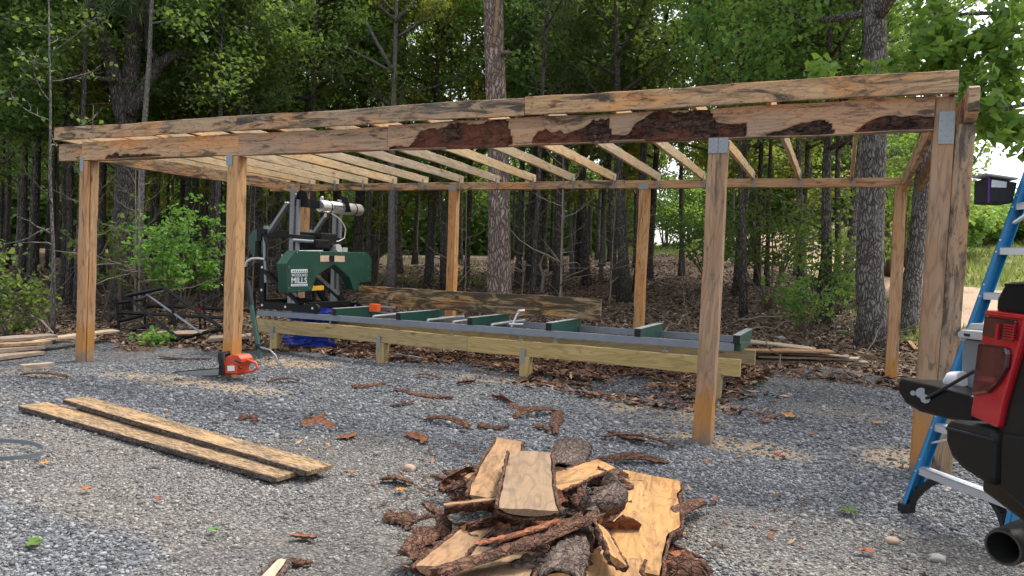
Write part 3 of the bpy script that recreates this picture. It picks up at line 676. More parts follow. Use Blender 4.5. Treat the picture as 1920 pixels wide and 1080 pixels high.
# stained wide plank standing on edge at the back of the track
pl = board('wide_plank', (-7.32, YC-.13, .99), (-3.16, YC-.13, 1.0), .05, .30, MT['wideplank'], None, rough=.003, up=(0, -.05, 1))
mark(pl, 'long black stained plank standing on edge along the green bunks', 'plank')

# ------------------------------------------------------------------ sawmill head
mill = thing('bandsaw_mill', (-7.9, 9.55, .755), 'green bandsaw mill head on a black carriage with silver masts and steel water tank', 'sawmill')
XC = -7.55
cp = [(535, 494), (553, 470), (687, 473), (697, 484), (697, 528), (676, 530), (670, 545), (663, 544), (655, 520), (627, 496), (594, 517), (585, 546), (539, 550)]
poly = [PX(a, b, XC) for a, b in cp]
cov = put('blade_cover', MB().prism(poly, (-.17, 0, 0)), MT['green'], mill, bevel=.012)
def onc(px, py, dx=.004): return Vector(PX(px, py, XC))+Vector((dx, 0, 0))
def quadc(name, pts, mat, dx=.003, par=None, t=.004):
    return put(name, MB().prism([onc(a, b, dx) for a, b in pts], (-t, 0, 0)), mat, par or cov)
bt = MB()
for a, b in ((557, 474), (600, 475), (640, 475), (680, 477), (541, 500), (541, 540), (580, 540), (690, 500), (690, 522), (560, 545)): bt.tube([onc(a, b, -.002), onc(a, b, .010)], .011, 6)
put('bolt', bt, MT['galv'], cov)
# notch guard, handles and hinge line
quadc('warning_sticker', [(600.5, 479), (617, 479), (617, 490.5), (600.5, 490.5)], MT['warn']); quadc('warning_sticker', [(627, 479.5), (646, 480), (646, 491), (627, 491)], MT['warn'])
quadc('latch', [(617, 480), (626, 480), (626, 490), (617, 490)], MT['black'], .012, t=.014)
# sign: white frame and lettering
def text(body, px0, py0, px1, py1, mat, name='lettering', par=None, dx=.004, plane=None, bold=0.):
    cu = bpy.data.curves.new(name, 'FONT'); cu.body = body; cu.extrude = .0; cu.offset = bold; cu.resolution_u = 3
    t = bpy.data.objects.new(name, cu); COL.objects.link(t); bpy.context.view_layer.update()
    me = bpy.data.meshes.new_from_object(t.evaluated_get(bpy.context.evaluated_depsgraph_get())); bpy.data.objects.remove(t)
    a = np.array([v.co[:] for v in me.vertices]); mn, mx = a.min(0), a.max(0)
    pl_ = plane or (lambda px, py: onc(px, py, dx))
    A, B, C = pl_(px0, py1), pl_(px1, py1), pl_(px0, py0)
    o0 = wpos(par or cov)
    for v in me.vertices:
        u = (v.co.x-mn[0])/(mx[0]-mn[0]); q = (v.co.y-mn[1])/(mx[1]-mn[1]); v.co = A+(B-A)*u+(C-A)*q-o0
    o = link(name, me, mat, par or cov); o.location = o0; o.matrix_parent_inverse = wmat(par or cov).inverted(); return o
sgx0, sgx1 = 545.5, 576.5
quadc('sign_band', [(sgx0, 505), (sgx1, 504.5), (sgx1, 511), (sgx0, 511.5)], MT['label'], .003)
for i in range(7):
    a = sgx0+2+i*4.1; quadc('saw_tooth_mark', [(a, 509.5), (a+3.2, 509.5), (a+2.4, 506.5)], MT['green'], .005, t=.003)
text('WOODLAND', sgx0+.5, 512.5, sgx1-.5, 518.5, MT['label'], bold=.012); text('MILLS', sgx0+.5, 520, sgx1-1, 531, MT['label'], bold=.022)
quadc('sign_band', [(sgx0, 532.5), (sgx1, 532), (sgx1, 536.5), (sgx0, 537)], MT['label'], .003)
text('WOODLANDMILLS.COM', sgx0+2, 533.5, sgx1-2, 536, MT['green'], dx=.006)
# silver masts, braces
def ln(a, b, Y, w=.07, h=.05, mat='galv', name='mast', up=(0, 1, 0)):
    return put(name, MB().bar(PY(*a, Y), PY(*b, Y), w, h, up), MT[mat], mill, bevel=.004)
YL, YR = YA+.03, YC-.08
XM = -7.86
m1 = MB().box((XM-.035, YL, 1.72), (.075, .055, 1.86)).box((XM+.045, YL+.03, 1.66), (.05, .05, 1.62)); q = put('mast', m1, MT['galv'], mill, bevel=.003)
sc_ = MB()
for i in range(34): sc_.box((XM-.035+(.012 if i % 2 else .006), YL-.0285, 1.35+i*.036), (.03 if i % 2 == 0 else .018, .001, .006))
put('height_scale', sc_, MT['black'], q)
put('mast', MB().box((XM-.035, YR, 1.66), (.075, .055, 1.74)).box((XM+.045, YR+.03, 1.60), (.05, .05, 1.5)), MT['galv'], mill, bevel=.003)
for y in (YL, YR): put('brace', MB().bar((-8.38, y, 1.93), (XM-.12, y, 2.42), .05, .08, (0, 1, 0)), MT['galv'], mill, bevel=.004)
for y in (YL, YR): put('rear_leg', MB().box((-8.42, y, 1.55), (.06, .06, 1.0)), MT['galv'], mill, bevel=.004)
# top cross member, brackets
put('cross_member', MB().box((XM-.03, (YL+YR)/2-.1, 2.44), (.11, YR-YL-.2, .13)), MT['black'], mill, bevel=.006)
for y in (YL, YR):
    put('top_bracket', MB().prism([(XM+.16, y+.06, 2.60), (XM+.24, y+.06, 2.36), (XM-.22, y+.06, 2.36), (XM-.24, y+.06, 2.46), (XM+.05, y+.06, 2.62)], (0, .012, 0)), MT['black'], mill)
    put('bolt', MB().tube([(XM-.15, y-.05, 2.42), (XM-.15, y-.03, 2.42)], .014, 6).tube([(XM+.05, y-.05, 2.55), (XM+.05, y-.03, 2.55)], .014, 6), MT['chrome'], mill)
# water tank
ta, tb = Vector(PX(602, 387, XM+.03)), Vector(PX(673, 394, XM+.03)); dv = (tb-ta).normalized(); tb = ta+dv*((tb-ta).length)
tank = put('water_tank', MB().tube([ta-dv*.03, ta, tb, tb+dv*.03], [.085, .105, .105, .085], 20), MT['chrome'], mill, smooth=35)
for q_ in (.16, .82): pp = ta+(tb-ta)*q_; put('tank_strap', MB().tube([pp-dv*.012, pp+dv*.012], .110, 20), MT['black'], tank, smooth=35)
pp = ta+dv*.02; put('filler_cap', MB().tube([pp+Vector((0, 0, .09)), pp+Vector((0, 0, .15)), pp+Vector((0, 0, .165))], [.03, .03, .018], 10).tube([ta+dv*.5+Vector((0, 0, .09)), ta+dv*.5+Vector((0, 0, .14))], .025, 8), MT['chrome'], tank, smooth=35)
put('tank_band', MB().prism([Vector(PX(a, b, XM+.135)) for a, b in ((627, 385), (656, 388), (656, 394), (627, 391))], (-.006, 0, 0)), MT['black'], tank)
text('WOODLAND', 629, 386.6, 653, 391.4, MT['label'], par=tank, plane=lambda a, b: Vector(PX(a, b+(a-629)*.1, XM+.138)))
put('tank_spigot', MB().tube([ta+dv*.12+Vector((0, 0, -.09)), ta+dv*.12+Vector((0, 0, -.17))], .02, 8), MT['chrome'], tank)
hs = [Vector(PX(a, b, XM+.16)) for a, b in ((622, 401), (632, 407), (642, 417), (648, 430), (646, 446), (636, 452), (620, 454), (610, 460), (606, 466))]
put('water_hose', MB().tube(hs, .010, 7), MT['hose'], mill, smooth=60)
# carriage side frames: black triangles running on the rails
for y in (YL-.02, YR+.02):
    mb = MB(); b0 = .735
    mb.box((-7.93, y, b0+.06), (1.1, .05, .12)); mb.box((-8.44, y, b0+.44), (.10, .05, .64)); mb.bar((-8.42, y+.002, b0+.62), (-7.66, y+.002, b0+.12), .046, .13, (0, 1, 0))
    mb.tube([(-7.38, y-.026, b0+.06), (-7.38, y+.026, b0+.06)], .075, 14)
    q = put('carriage_frame', mb, MT['black'], mill, bevel=.004)
    for X, z in ((-8.42, b0+.06), (-7.95, b0+.06), (-7.42, b0+.07), (-8.44, b0+.3), (-8.44, b0+.66)):
        put('bolt', MB().tube([(X, y-.034, z), (X, y-.022, z)], .02, 8), MT['chrome'], q)
for X in (-8.40, -7.55): put('carriage_axle', MB().box((X, (YL+YR)/2, .84), (.07, YR-YL, .09)), MT['black'], mill, bevel=.004)
for y in (YL+.01, YR): put('mast_foot', MB().box((XM+.01, y, .95), (.14, .06, .22)), MT['galv'], mill, bevel=.004)
# engine deck, engine, console
put('engine_deck', MB().box((-8.1, (YL+YR)/2+.05, 1.90), (.62, YR-YL+.25, .05)).box((-8.40, (YL+YR)/2+.05, 1.96), (.07, YR-YL+.3, .08)).box((-7.80, (YL+YR)/2, 1.87), (.07, YR-YL+.2, .10)), MT['black'], mill, bevel=.004)
put('guide_rod', MB().tube([(-7.72, YL-.2, 1.83), (-7.72, YR-.3, 1.83)], .028, 10), MT['rail'], mill, smooth=40)
eng = put('engine', MB().box((-8.0, YR-.35, 1.80), (.42, .46, .30)).box((-7.80, YR-.42, 1.88), (.26, .40, .20)).box((-7.75, YL+.45, 1.80), (.2, .35, .14)), MT['black'], mill, bevel=.02)
put('engine_cylinder', MB().tube([(-7.72, YR-.25, 1.70), (-7.6, YR-.25, 1.74)], [.09, .08], 14).box((-7.7, YR-.02, 1.72), (.1, .12, .09)), MT['chrome'], eng, smooth=40)
put('engine_plate', MB().box((-7.735, YR-.5, 1.905), (.006, .12, .05)), MT['label'], eng)
put('cross_tube', MB().tube([(-7.66, YL-.1, 1.66), (-7.66, YR-.6, 1.68)], .022, 8), MT['alu'], mill, smooth=40)
# rear wheel cover and console on the operator side
rc_ = [Vector(PY(a, b, YL+.35)) for a, b in ((492, 429), (474, 433), (466, 445), (466, 470), (476, 478), (494, 476))]
put('rear_cover', MB().prism(rc_, (0, .12, 0)), MT['green'], mill, bevel=.01)
put('feed_motor', MB().tube([PY(484, 452, YL), PY(484, 486, YL)], [.05, .05], 10).box(PY(490, 440, YL), (.1, .1, .2)), MT['black'], mill, bevel=.005)
put('crank_post', MB().bar(PY(497, 440, YL-.02), PY(500, 530, YL-.02), .05, .06, (0, 1, 0)), MT['galv'], mill, bevel=.004)
hp = [Vector(PY(a, b, YL-.05)) for a, b in ((497, 486), (484, 484), (472, 485), (464, 490), (460, 500), (459, 516), (460, 540))]
put('push_handle', MB().tube(hp, .022, 9), MT['alu'], mill, smooth=60); put('handle_grip', MB().tube(hp[-3:]+[Vector(PY(462, 556, YL-.05))], .03, 9), MT['rubber'], mill, smooth=60)
cb = [Vector(PY(a, b, YL-.06)) for a, b in ((493, 440), (500, 462), (498, 485), (504, 505), (520, 512))]
put('control_cable', MB().tube(cb, .008, 6), MT['rubber'], mill)
put('blade_guide', MB().prism([onc(a, b, -.05) for a, b in ((588, 537), (612, 536), (612, 544), (585, 546))], (-.1, 0, 0)), MT['yellow'], mill, bevel=.004)
put('guide_arm', MB().bar(onc(597, 546, -.08), onc(597, 572, -.08), .05, .05).bar(onc(612, 520, -.3), onc(645, 580, -.3), .06, .09), MT['black'], mill, bevel=.004)
# blue tarp bundled behind the end leg
r = np.random.default_rng(31)
def crumple(c, rad, seed, n=26):
    bm = bmesh.new(); bmesh.ops.create_icosphere(bm, subdivisions=4, radius=1)
    for v in bm.verts:
        d = v.co.normalized(); f = .75+.5*float(vnoise(d.x*3+seed, d.y*3+d.z*2, seed))+.35*abs(float(vnoise(d.x*8, d.y*8+d.z*7, seed+1))-.5)
        v.co = Vector((d.x*rad[0]*f, d.y*rad[1]*f, max(d.z*rad[2]*f, -rad[2]*.8)))+Vector(c)
    mb = MB(); mb.add([v.co for v in bm.verts], [tuple(v.index for v in f.verts) for f in bm.faces]); bm.free(); return mb
mark(put('tarp', crumple((-8.15, 9.72, .16), (.5, .26, .18), 5), MT['tarp'], None, smooth=28), 'crumpled blue tarp on the ground under the bench end', 'tarp')
mark(put('tarp', crumple((-8.0, 9.75, .62), (.42, .22, .13), 9), MT['tarp'], None, smooth=28), 'crumpled blue tarp bundled between the track rails below the mill', 'tarp')
# ------------------------------------------------------------------ chainsaw at the foot of the second post
YS = 6.72
def sp(px, py, dy=0.): return Vector(PY(px, py, YS+dy))
gz = float(sp(440, 704).z); cs = thing('chainsaw', sp(440, 704), 'orange chainsaw resting on the gravel against the second post', 'chainsaw')
body = [(419, 703), (418, 672), (426, 668), (436, 665), (446, 666), (452, 673), (452, 679), (446, 688), (445, 702)]
put('body', MB().prism([sp(a, b, .02) for a, b in body], (0, .20, 0)), MT['orange'], cs, bevel=.012)
put('engine_cover', MB().prism([sp(a, b, .0) for a, b in ((420, 700), (420, 684), (440, 683), (445, 688), (444, 701))], (0, .03, 0)), MT['orange'], cs, bevel=.008)
put('label_plate', MB().prism([sp(a, b, -.004) for a, b in ((426, 686), (439, 685.5), (440, 695), (427, 696))], (0, .006, 0)), MT['white'], cs)
put('rear_handle', MB().tube([sp(448, 671, .12), sp(466, 676, .12), sp(480, 681, .12), sp(483, 690, .12), sp(474, 696, .12), sp(446, 701, .12)], [.022, .018, .018, .018, .013, .018], 9), MT['orange'], cs, smooth=60)
put('front_handle', MB().tube([sp(420, 702, .0), sp(418.5, 680, -.02), sp(420, 664, .02), sp(427, 662, .12), sp(430, 672, .24)], .013, 8), MT['rubber'], cs, smooth=60)
put('hand_guard', MB().prism([sp(a, b, .03) for a, b in ((408, 672), (408, 663), (413, 660), (416, 674), (415, 690), (411, 690))], (0, .16, 0)), MT['rubber'], cs, bevel=.006)
put('front_housing', MB().prism([sp(a, b, .03) for a, b in ((409, 704), (410, 686), (420, 684), (421, 704))], (0, .14, 0)), MT['black'], cs, bevel=.006)
put('choke_knob', MB().tube([sp(441, 676, .0), sp(450, 680, -.01)], .012, 7).tube([sp(447, 686, 0), sp(452, 691, 0)], .012, 7), MT['rubber'], cs)
barp = [(411, 691), (345, 696), (324, 699), (318, 703), (322, 707), (345, 706.5), (411, 704)]
q = put('guide_bar', MB().prism([sp(a, b, .10) for a, b in barp], (0, .012, 0)), MT['galv'], cs)
put('chain', MB().tube([sp(a, b, .106) for a, b in barp], .008, 5), MT['black'], q)

# ------------------------------------------------------------------ cant hook leaning on the bench end
ba = GH(490, 681); ta_ = Vector(PY(464, 528, ba.y+.25)); dv = (ta_-ba)
ch = thing('cant_hook', ba, 'long green cant hook with a black grip leaning between the second post and the bench', 'log tool')
put('shaft', MB().tube([ba+dv*.06, ba+dv*.3, ba+dv*.72], [.032, .036, .036], 10), MT['green'], ch, smooth=50)
put('grip', MB().tube([ba+dv*.70, ba+dv*1.0], [.041, .04], 10), MT['rubber'], ch, smooth=50)
put('spike', MB().tube([ba+Vector((0, 0, -.01)), ba+dv*.07], [.004, .02], 8), MT['galv'], ch)
hk = [ba+dv*.19, Vector(PY(506, 656, ba.y)), Vector(PY(517, 667, ba.y)), Vector(PY(522, 682, ba.y)), Vector(PY(521, 689, ba.y)), Vector(PY(516, 690, ba.y))]
put('hook', MB().tube(hk, [.014, .013, .013, .013, .014, .006], 7), MT['galv'], ch, smooth=60)
put('collar', MB().tube([ba+dv*.165, ba+dv*.215], .046, 10), MT['black'], ch, smooth=50)

# ------------------------------------------------------------------ black welded steel frame lying at the edge of the yard
p0 = GH(222, 632); Y1 = float(p0[1])+.15
fr = thing('steel_frame', p0, 'black welded steel trailer frame lying on boards at the edge of the woods', 'trailer frame')
def T(pts, Y, r=.028, name='tube'):
    return put(name, MB().tube([Vector(PY(a, b, Y)) for a, b in pts], r, 4), MT['black'], fr)
for pts in ([(237, 555), (307, 540)], [(307, 540), (414, 614)], [(237, 555), (338, 637)], [(318, 548), (330, 612)], [(224, 630), (338, 637)]): T(pts, Y1, .034)
put('tube', MB().tube([Vector(PY(275, 552, Y1)), Vector(PY(378, 625, Y1))], .02, 4), MT['rail'], fr)
Y2 = Y1+1.1
for pts in ([(219, 560), (224, 630)], [(270, 545), (273, 628)], [(222, 568), (268, 561)], [(223, 586), (440, 597)], [(270, 573), (470, 582)], [(323, 565), (328, 622)], [(372, 545), (376, 620)], [(381, 555), (386, 632)], [(224, 602), (268, 592)], [(276, 612), (386, 622)], [(477, 545), (478, 600)], [(386, 622), (440, 617)]):
    T([(a, b) for a, b in pts], Y2 if pts[0][0] > 225 else Y1+.35, .03)
T([(222, 627), (275, 612)], Y1+.5, .045); T([(338, 635), (392, 622)], Y1+.2, .03)
put('reflector', MB().box(Vector(PY(373, 582, Y2-.05)), (.09, .03, .09)), MT['red'], fr)

# ------------------------------------------------------------------ loose lumber
def lumber(a, za, b, zb, w, t, mat, label, cat='board', group=None, name='board', **kw):
    A = GH(*a, za); B = GH(*b, zb)
    return mark(board(name, A, B, w, t, MT[mat], None, **kw), label, cat, group)
g1 = 'boards stacked beside the left post'
lumber((-60, 676), .03, (70, 661), .03, .30, .05, 'grey', 'bottom weathered board of the stack by the left post', group=g1)
lumber((-60, 662), .09, (74, 650), .09, .28, .05, 'grey', 'second weathered board up in the stack by the left post', group=g1)
lumber((-60, 651), .15, (92, 641), .15, .24, .05, 'weathered', 'third brown board up, reaching farthest right in the stack', group=g1)
lumber((-60, 640), .21, (100, 629), .21, .30, .05, 'grey', 'grey board on top of the stack beside the left post', group=g1)
lumber((56, 640), .17, (216, 620), .17, .22, .035, 'board', 'long pale board running behind the left post toward the black frame')
lumber((86, 641), .10, (136, 641), .10, .05, .03, 'fresh', 'short pale stick jutting out beside the left post', 'stick')
bl = lumber((40, 690), .035, (98, 685), .035, .14, .075, 'board', 'short cut-off block lying on gravel left of the first post', 'wood block', name='wood_block')
lumber((268, 626), .03, (380, 622), .06, .7, .03, 'board', 'pale plywood sheet lying under the black steel frame', 'plywood', name='plywood_sheet')
lumber((392, 636), .04, (470, 630), .08, .5, .05, 'grey', 'grey board behind the second post beside the black frame')
lumber((285, 629), .08, (376, 627), .10, .06, .03, 'barkred', 'thin red painted stick lying on plywood under the black frame', 'stick')
# two long planks in the left foreground
lumber((62, 761), .045, (545, 893), .045, .255, .036, 'plankmould', 'long spotted plank nearest the camera in the left foreground', 'plank', 'two planks in the left foreground', name='plank', rough=.002)
lumber((142, 750), .095, (600, 882), .075, .235, .036, 'plankmould', 'long spotted plank overlapping behind the other at the left foreground', 'plank', 'two planks in the left foreground', name='plank', rough=.002)
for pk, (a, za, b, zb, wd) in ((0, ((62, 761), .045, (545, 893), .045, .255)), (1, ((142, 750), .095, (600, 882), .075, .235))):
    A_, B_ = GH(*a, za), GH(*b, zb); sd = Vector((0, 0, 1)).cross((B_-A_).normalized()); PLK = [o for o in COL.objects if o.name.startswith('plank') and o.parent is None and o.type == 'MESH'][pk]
    put('bark_shade_edge', MB().bar(A_.lerp(B_, .004)-sd*(wd/2+.005), A_.lerp(B_, .996)-sd*(wd/2+.005), .009, .038), MT['barkgrey'], PLK)  # dark near-side strip: bark, plus the unlit side's shade put into its colour
# right pile behind the bench
g2 = 'boards piled behind the right end of the bench'
lumber((1350, 676), .03, (1625, 679), .03, .25, .04, 'grey', 'long grey board at the bottom front of the pile behind the bench', group=g2)
lumber((1420, 668), .09, (1612, 672), .09, .22, .03, 'board', 'thin pale board second from the bottom behind the bench', group=g2)
lumber((1370, 656), .14, (1592, 668), .13, .25, .03, 'grey', 'dark board in the middle of the pile behind the bench', group=g2)
lumber((1330, 656), .20, (1560, 659), .19, .34, .03, 'fresh', 'wide orange-tan board on top of the pile behind the bench', group=g2)
lumber((1370, 636), .22, (1525, 654), .20, .32, .03, 'board', 'wide pale board slanting back on top of the pile behind the bench', group=g2)
lumber((1612, 661), .05, (1640, 671), .05, .07, .04, 'fresh', 'short pale stick on leaf litter left of the back corner post', 'stick')
lumber((1704, 641), .05, (1718, 656), .04, .07, .04, 'fresh', 'short pale stick right of the back corner post', 'stick')
lumber((742, 666), .06, (788, 673), .06, .07, .06, 'galv', 'short grey pipe lying in bark under the bench', 'pipe', name='pipe')

# ------------------------------------------------------------------ band blade lying at the left edge
c0 = GH(-28, 858, .02); mb = MB(); n = 40
for ring in range(1):
    P = []
    for i in range(n): a = 2*pi*i/n; P.append(c0+Vector((.42*cos(a), .34*sin(a), .02+.05*max(0, cos(a+1)))))
    V = []; [V.extend([p, p+Vector((.004, 0, .032))]) for p in P]
    mb.add(V, [(2*i, 2*((i+1) % n), 2*((i+1) % n)+1, 2*i+1) for i in range(n)])
o = put('band_blade', mb, MT['rail'], None); sm = o.modifiers.new('thick', 'SOLIDIFY'); sm.thickness = .004
mark(o, 'dark steel band saw blade loop lying on gravel at the left edge', 'saw blade')

# ------------------------------------------------------------------ blue stepladder
A = np.array([.4, 5.74, 0]); PH = radians(-54); LE, TP, LW, LH = .28, .08, .84, 2.46
s_ = np.array([cos(PH), sin(PH), 0]); n_ = np.array([-s_[1], s_[0], 0])
lad = thing('stepladder', (A[0]+.3, A[1], 0), 'blue fibreglass stepladder with aluminium steps standing behind the pickup tailgate', 'ladder')
def lp(side, z, back=0.): return Vector(A+s_*(TP*z if side == 0 else LW-TP*z)+n_*(LE*z+back)+np.array([0, 0, z]))
for side in (0, 1):
    mb = MB(); a, b = lp(side, .0), lp(side, LH); sg = 1 if side == 0 else -1; inn = Vector(s_)*sg; nn = Vector(n_)
    # C channel: web facing outward, two flanges
    def flange(off, d1, d2):
        q = [a+off, a+off+d1, a+off+d1+d2, a+off+d2]; mb.prism(q, b-a)
    flange(Vector((0, 0, 0)), nn*.085, inn*.006); flange(Vector((0, 0, 0)), nn*.006, inn*.034); flange(nn*.079, nn*.006, inn*.034)
    q = put('rail', mb, MT['blue'], lad)
    rv = MB()
    for kk in range(8):
        for e in (-.02, .06):
            p = lp(side, .30+kk*.305+e) + nn*.02
            rv.tube([p-inn*.004, p+inn*.002], .008, 6); p2 = lp(side, .30+kk*.305+e)+inn*.018; rv.tube([p2-nn*.004, p2+nn*.002], .007, 6)
    put('rivet', rv, MT['chrome'], q)
    f0 = lp(side, .0); put('foot', MB().box(f0+Vector(n_)*.04+inn*.02+Vector((0, 0, .02)), (.07, .09, .06), Matrix.Rotation(PH, 3, 'Z')), MT['rubber'], q, bevel=.005)
for kk in range(7):
    z = .31+kk*.305; a, b = lp(0, z), lp(1, z); nn = Vector(n_)
    mb = MB(); mb.prism([a+Vector((0, 0, .0)), a+nn*.085, a+nn*.085+Vector((0, 0, -.006)), a+Vector((0, 0, -.006))], b-a); mb.prism([a, a+Vector((0, 0, -.05)), a+nn*.005+Vector((0, 0, -.05)), a+nn*.005], b-a); mb.prism([a+nn*.08, a+nn*.08+Vector((0, 0, -.045)), a+nn*.085+Vector((0, 0, -.045)), a+nn*.085], b-a)
    put('step', mb, MT['alu'], lad)
for z0, z1, t0 in ((.56, .615, .3), (2.08, 2.14, .22)):
    for side in (0, 1):
        e = 1 if side == 0 else -1; a = lp(side, z0-.08)+Vector(n_)*.04+Vector(s_)*.03*e; b = lp(side, z1-.01)+Vector(n_)*.04+Vector(s_)*t0*e; put('step_brace', MB().bar(a, b, .035, .012), MT['alu'], lad)
for side in (0, 1):  # black curved foot braces under the lowest step
    e = 1 if side == 0 else -1; P = []
    for i in range(9):
        t = i/8; P.append(lp(side, .02+.27*sin(t*pi/2))+Vector(s_)*e*(.03+.26*(1-cos(t*pi/2)))+Vector(n_)*.05)
    mb = MB()
    for i in range(8): mb.bar(P[i], P[i+1], .05, .045-.012*i/8)
    mb.bar(lp(side, .15)+Vector(s_)*e*.03+Vector(n_)*.05, lp(side, .29)+Vector(s_)*e*.22+Vector(n_)*.05, .02, .03)
    put('foot_brace', mb, MT['rubber'], lad)
def rp(side, z):
    t = 1-z/LH; return lp(side, LH)*(1-t)+(Vector(A+s_*(-.0+LW*side)+n_*(LE*LH+.75)))*t
for side in (0, 1): put('rear_rail', MB().bar(rp(side, .0), rp(side, LH), .03, .055), MT['blue'], lad)
for kk in range(5): z = .45+kk*.42; put('rear_bar', MB().bar(rp(0, z), rp(1, z), .012, .03), MT['alu'], lad)
tc_ = (lp(0, LH)+lp(1, LH))/2+Vector(n_)*.06; put('top_cap', MB().box(tc_+Vector((0, 0, .03)), (LW-2*TP*LH+.06, .18, .06), Matrix.Rotation(PH, 3, 'Z')), MT['matt'], lad, bevel=.01)
for side in (0, 1): put('spreader', MB().bar(lp(side, 1.35)+Vector(n_)*.06, rp(side, 1.2), .01, .025), MT['alu'], lad)

# black case with clear window hung on the left ladder rail
def pl_(px, py, off=0.):  # point in the plane facing the camera through the rail at that height
    d = ray(px, py); q = lp(0, 2.18); return Vector(CAM+d*((Vector(_f).dot(q-Vector(CAM)))/np.dot(_f, d)))+Vector(_f)*off
tb_ = thing('tool_pouch', pl_(1878, 380), 'black pouch with purple trim and clear window hanging beside the blue ladder rail', 'tool pouch')
dep = Vector(_f)*.16
put('body', MB().prism([pl_(a, b) for a, b in ((1854, 333), (1908, 342), (1899, 381), (1853, 379))], dep), MT['rubber'], tb_, bevel=.006)
put('window', MB().prism([pl_(a, b, -.005) for a, b in ((1859, 337), (1887, 341), (1886, 352), (1858, 351))], Vector(_f)*.006), MT['film'], tb_)
put('trim', MB().tube([pl_(1854, 333, -.003), pl_(1853, 379, -.003)], .005, 6), MT['purple'], tb_)
put('lid', MB().prism([pl_(a, b, -.03) for a, b in ((1843, 325), (1904, 334), (1904, 338), (1845, 329))], Vector(_f)*.16), MT['totelid'], tb_, bevel=.004)
put('hanging_strap', MB().bar(pl_(1893, 350, .02), pl_(1912, 352, .03), .02, .006), MT['rubber'], tb_)

# ------------------------------------------------------------------ pickup truck (rear left corner)
TA = YAW+.05; TU = np.array([-sin(TA), cos(TA), 0]); TV = np.array([cos(TA), sin(TA), 0])
def TP_(px, py, v):
    d = ray(px, py); return Vector(CAM+d*(v/np.dot(d, TV)))
def TW(u, v, z): return Vector(TU*u+TV*v+np.array([0, 0, z]))
SV = 1.95
tk = thing('pickup_truck', TW(1.2, 2.9, 0), 'dark pickup truck with its tailgate down at the right edge of the yard', 'pickup truck')
tv = Vector(TV); tu = Vector(TU)
# bed side: outer skin from the tail to well past the frame
side = [(2.60, 1.44), (2.58, 1.10), (2.60, 1.02), (1.95, 1.0), (1.95, .92)]
def sidepanel(v0, th, name, mat):
    pts = [(2.62, 1.47), (2.66, 1.30), (2.70, 1.06)]
    arch = [(1.62+.50*cos(a), .55+.50*sin(a)) for a in np.linspace(0.15, pi-.15, 12)]
    poly = pts+[(2.70, .80), (2.2, .70)]+[(x, z) for x, z in arch]+[(.95, .62), (.2, .62), (.2, 1.50)]
    return put(name, MB().prism([TW(u, v0, z) for u, z in poly], tv*th), mat, tk, bevel=.012)
sidepanel(SV+.01, .16, 'bed_side', MT['bodypaint']); sidepanel(SV+1.74, .16, 'bed_side', MT['bodypaint'])
put('bed_floor', MB().prism([TW(u, SV+.1, .92) for u in (.2,)]+[TW(2.70, SV+.1, .92), TW(2.70, SV+1.8, .92), TW(.2, SV+1.8, .92)], (0, 0, .10)), MT['matt'], tk)
put('bed_front', MB().prism([TW(.2, SV+.02, .65), TW(.2, SV+1.88, .65), TW(.2, SV+1.88, 1.5), TW(.2, SV+.02, 1.5)], tu*-.06), MT['bodypaint'], tk)
# cab and nose, out of the frame
cabp = [(.12, .62), (.12, 1.5), (-.1, 2.0), (-1.6, 2.02), (-2.3, 1.5), (-3.6, 1.4), (-3.7, .6)]
put('cab', MB().prism([TW(u, SV+.06, z) for u, z in cabp], tv*1.76), MT['bodypaint'], tk, bevel=.06)
for u in (1.62, -2.75):
    for v in (SV+.05, SV+1.60):
        w_ = put('wheel', MB().tube([TW(u, v, .42), TW(u, v+.27, .42)], .42, 28), MT['rubber'], tk, bevel=.03, smooth=40)
        put('rim', MB().tube([TW(u, v-.012, .42), TW(u, v+.282, .42)], .25, 20), MT['alu'], w_, bevel=.02)
put('frame_rail', MB().bar(TW(2.6, SV+.5, .66), TW(-3, SV+.5, .66), .09, .16).bar(TW(2.6, SV+1.4, .66), TW(-3, SV+1.4, .66), .09, .16), MT['black'], tk)
# tail light wrapping the corner
lt = [(1845, 583), (1925, 594), (1921, 612), (1910, 655), (1893, 712), (1880, 757), (1870, 804), (1817, 780), (1838, 640)]
L1 = put('tail_light', MB().prism([TP_(a, b, SV-.012) for a, b in lt], tv*.14), MT['red'], tk, bevel=.012)
ln_ = [(1832, 642), (1886, 651), (1889, 664), (1886, 690), (1868, 720), (1850, 737), (1819, 742)]
put('lens', MB().prism([TP_(a, b, SV-.03) for a, b in ln_], tv*.03), MT['maroon'], L1, bevel=.01)
put('lens', MB().prism([TP_(a, b, SV-.022) for a, b in ((1845, 592), (1905, 601), (1897, 640), (1840, 630))], tv*.02), MT['maroon'], L1, bevel=.006)
rb = MB()
for i in range(6): rb.prism([TP_(a, b, SV-.03) for a, b in ((1882, 607+i*5), (1902, 610+i*5), (1901, 612.5+i*5), (1881, 609.5+i*5))], tv*.012)
rb.prism([TP_(a, b, SV-.03) for a, b in ((1868, 607), (1873, 608), (1869, 637), (1864, 636))], tv*.012)
put('lens_rib', rb, MT['red'], L1)
put('light_top', MB().prism([TP_(a, b, SV-.025) for a, b in ((1847, 581), (1925, 592), (1925, 600), (1845, 589))], tv*.17), MT['red'], L1, bevel=.006)
lt2 = put('tail_light', MB().prism([TW(2.62, SV+1.80, 1.46), TW(2.70, SV+1.80, 1.05), TW(2.55, SV+1.80, 1.05), TW(2.50, SV+1.80, 1.46)], tv*.13), MT['red'], tk, bevel=.012)
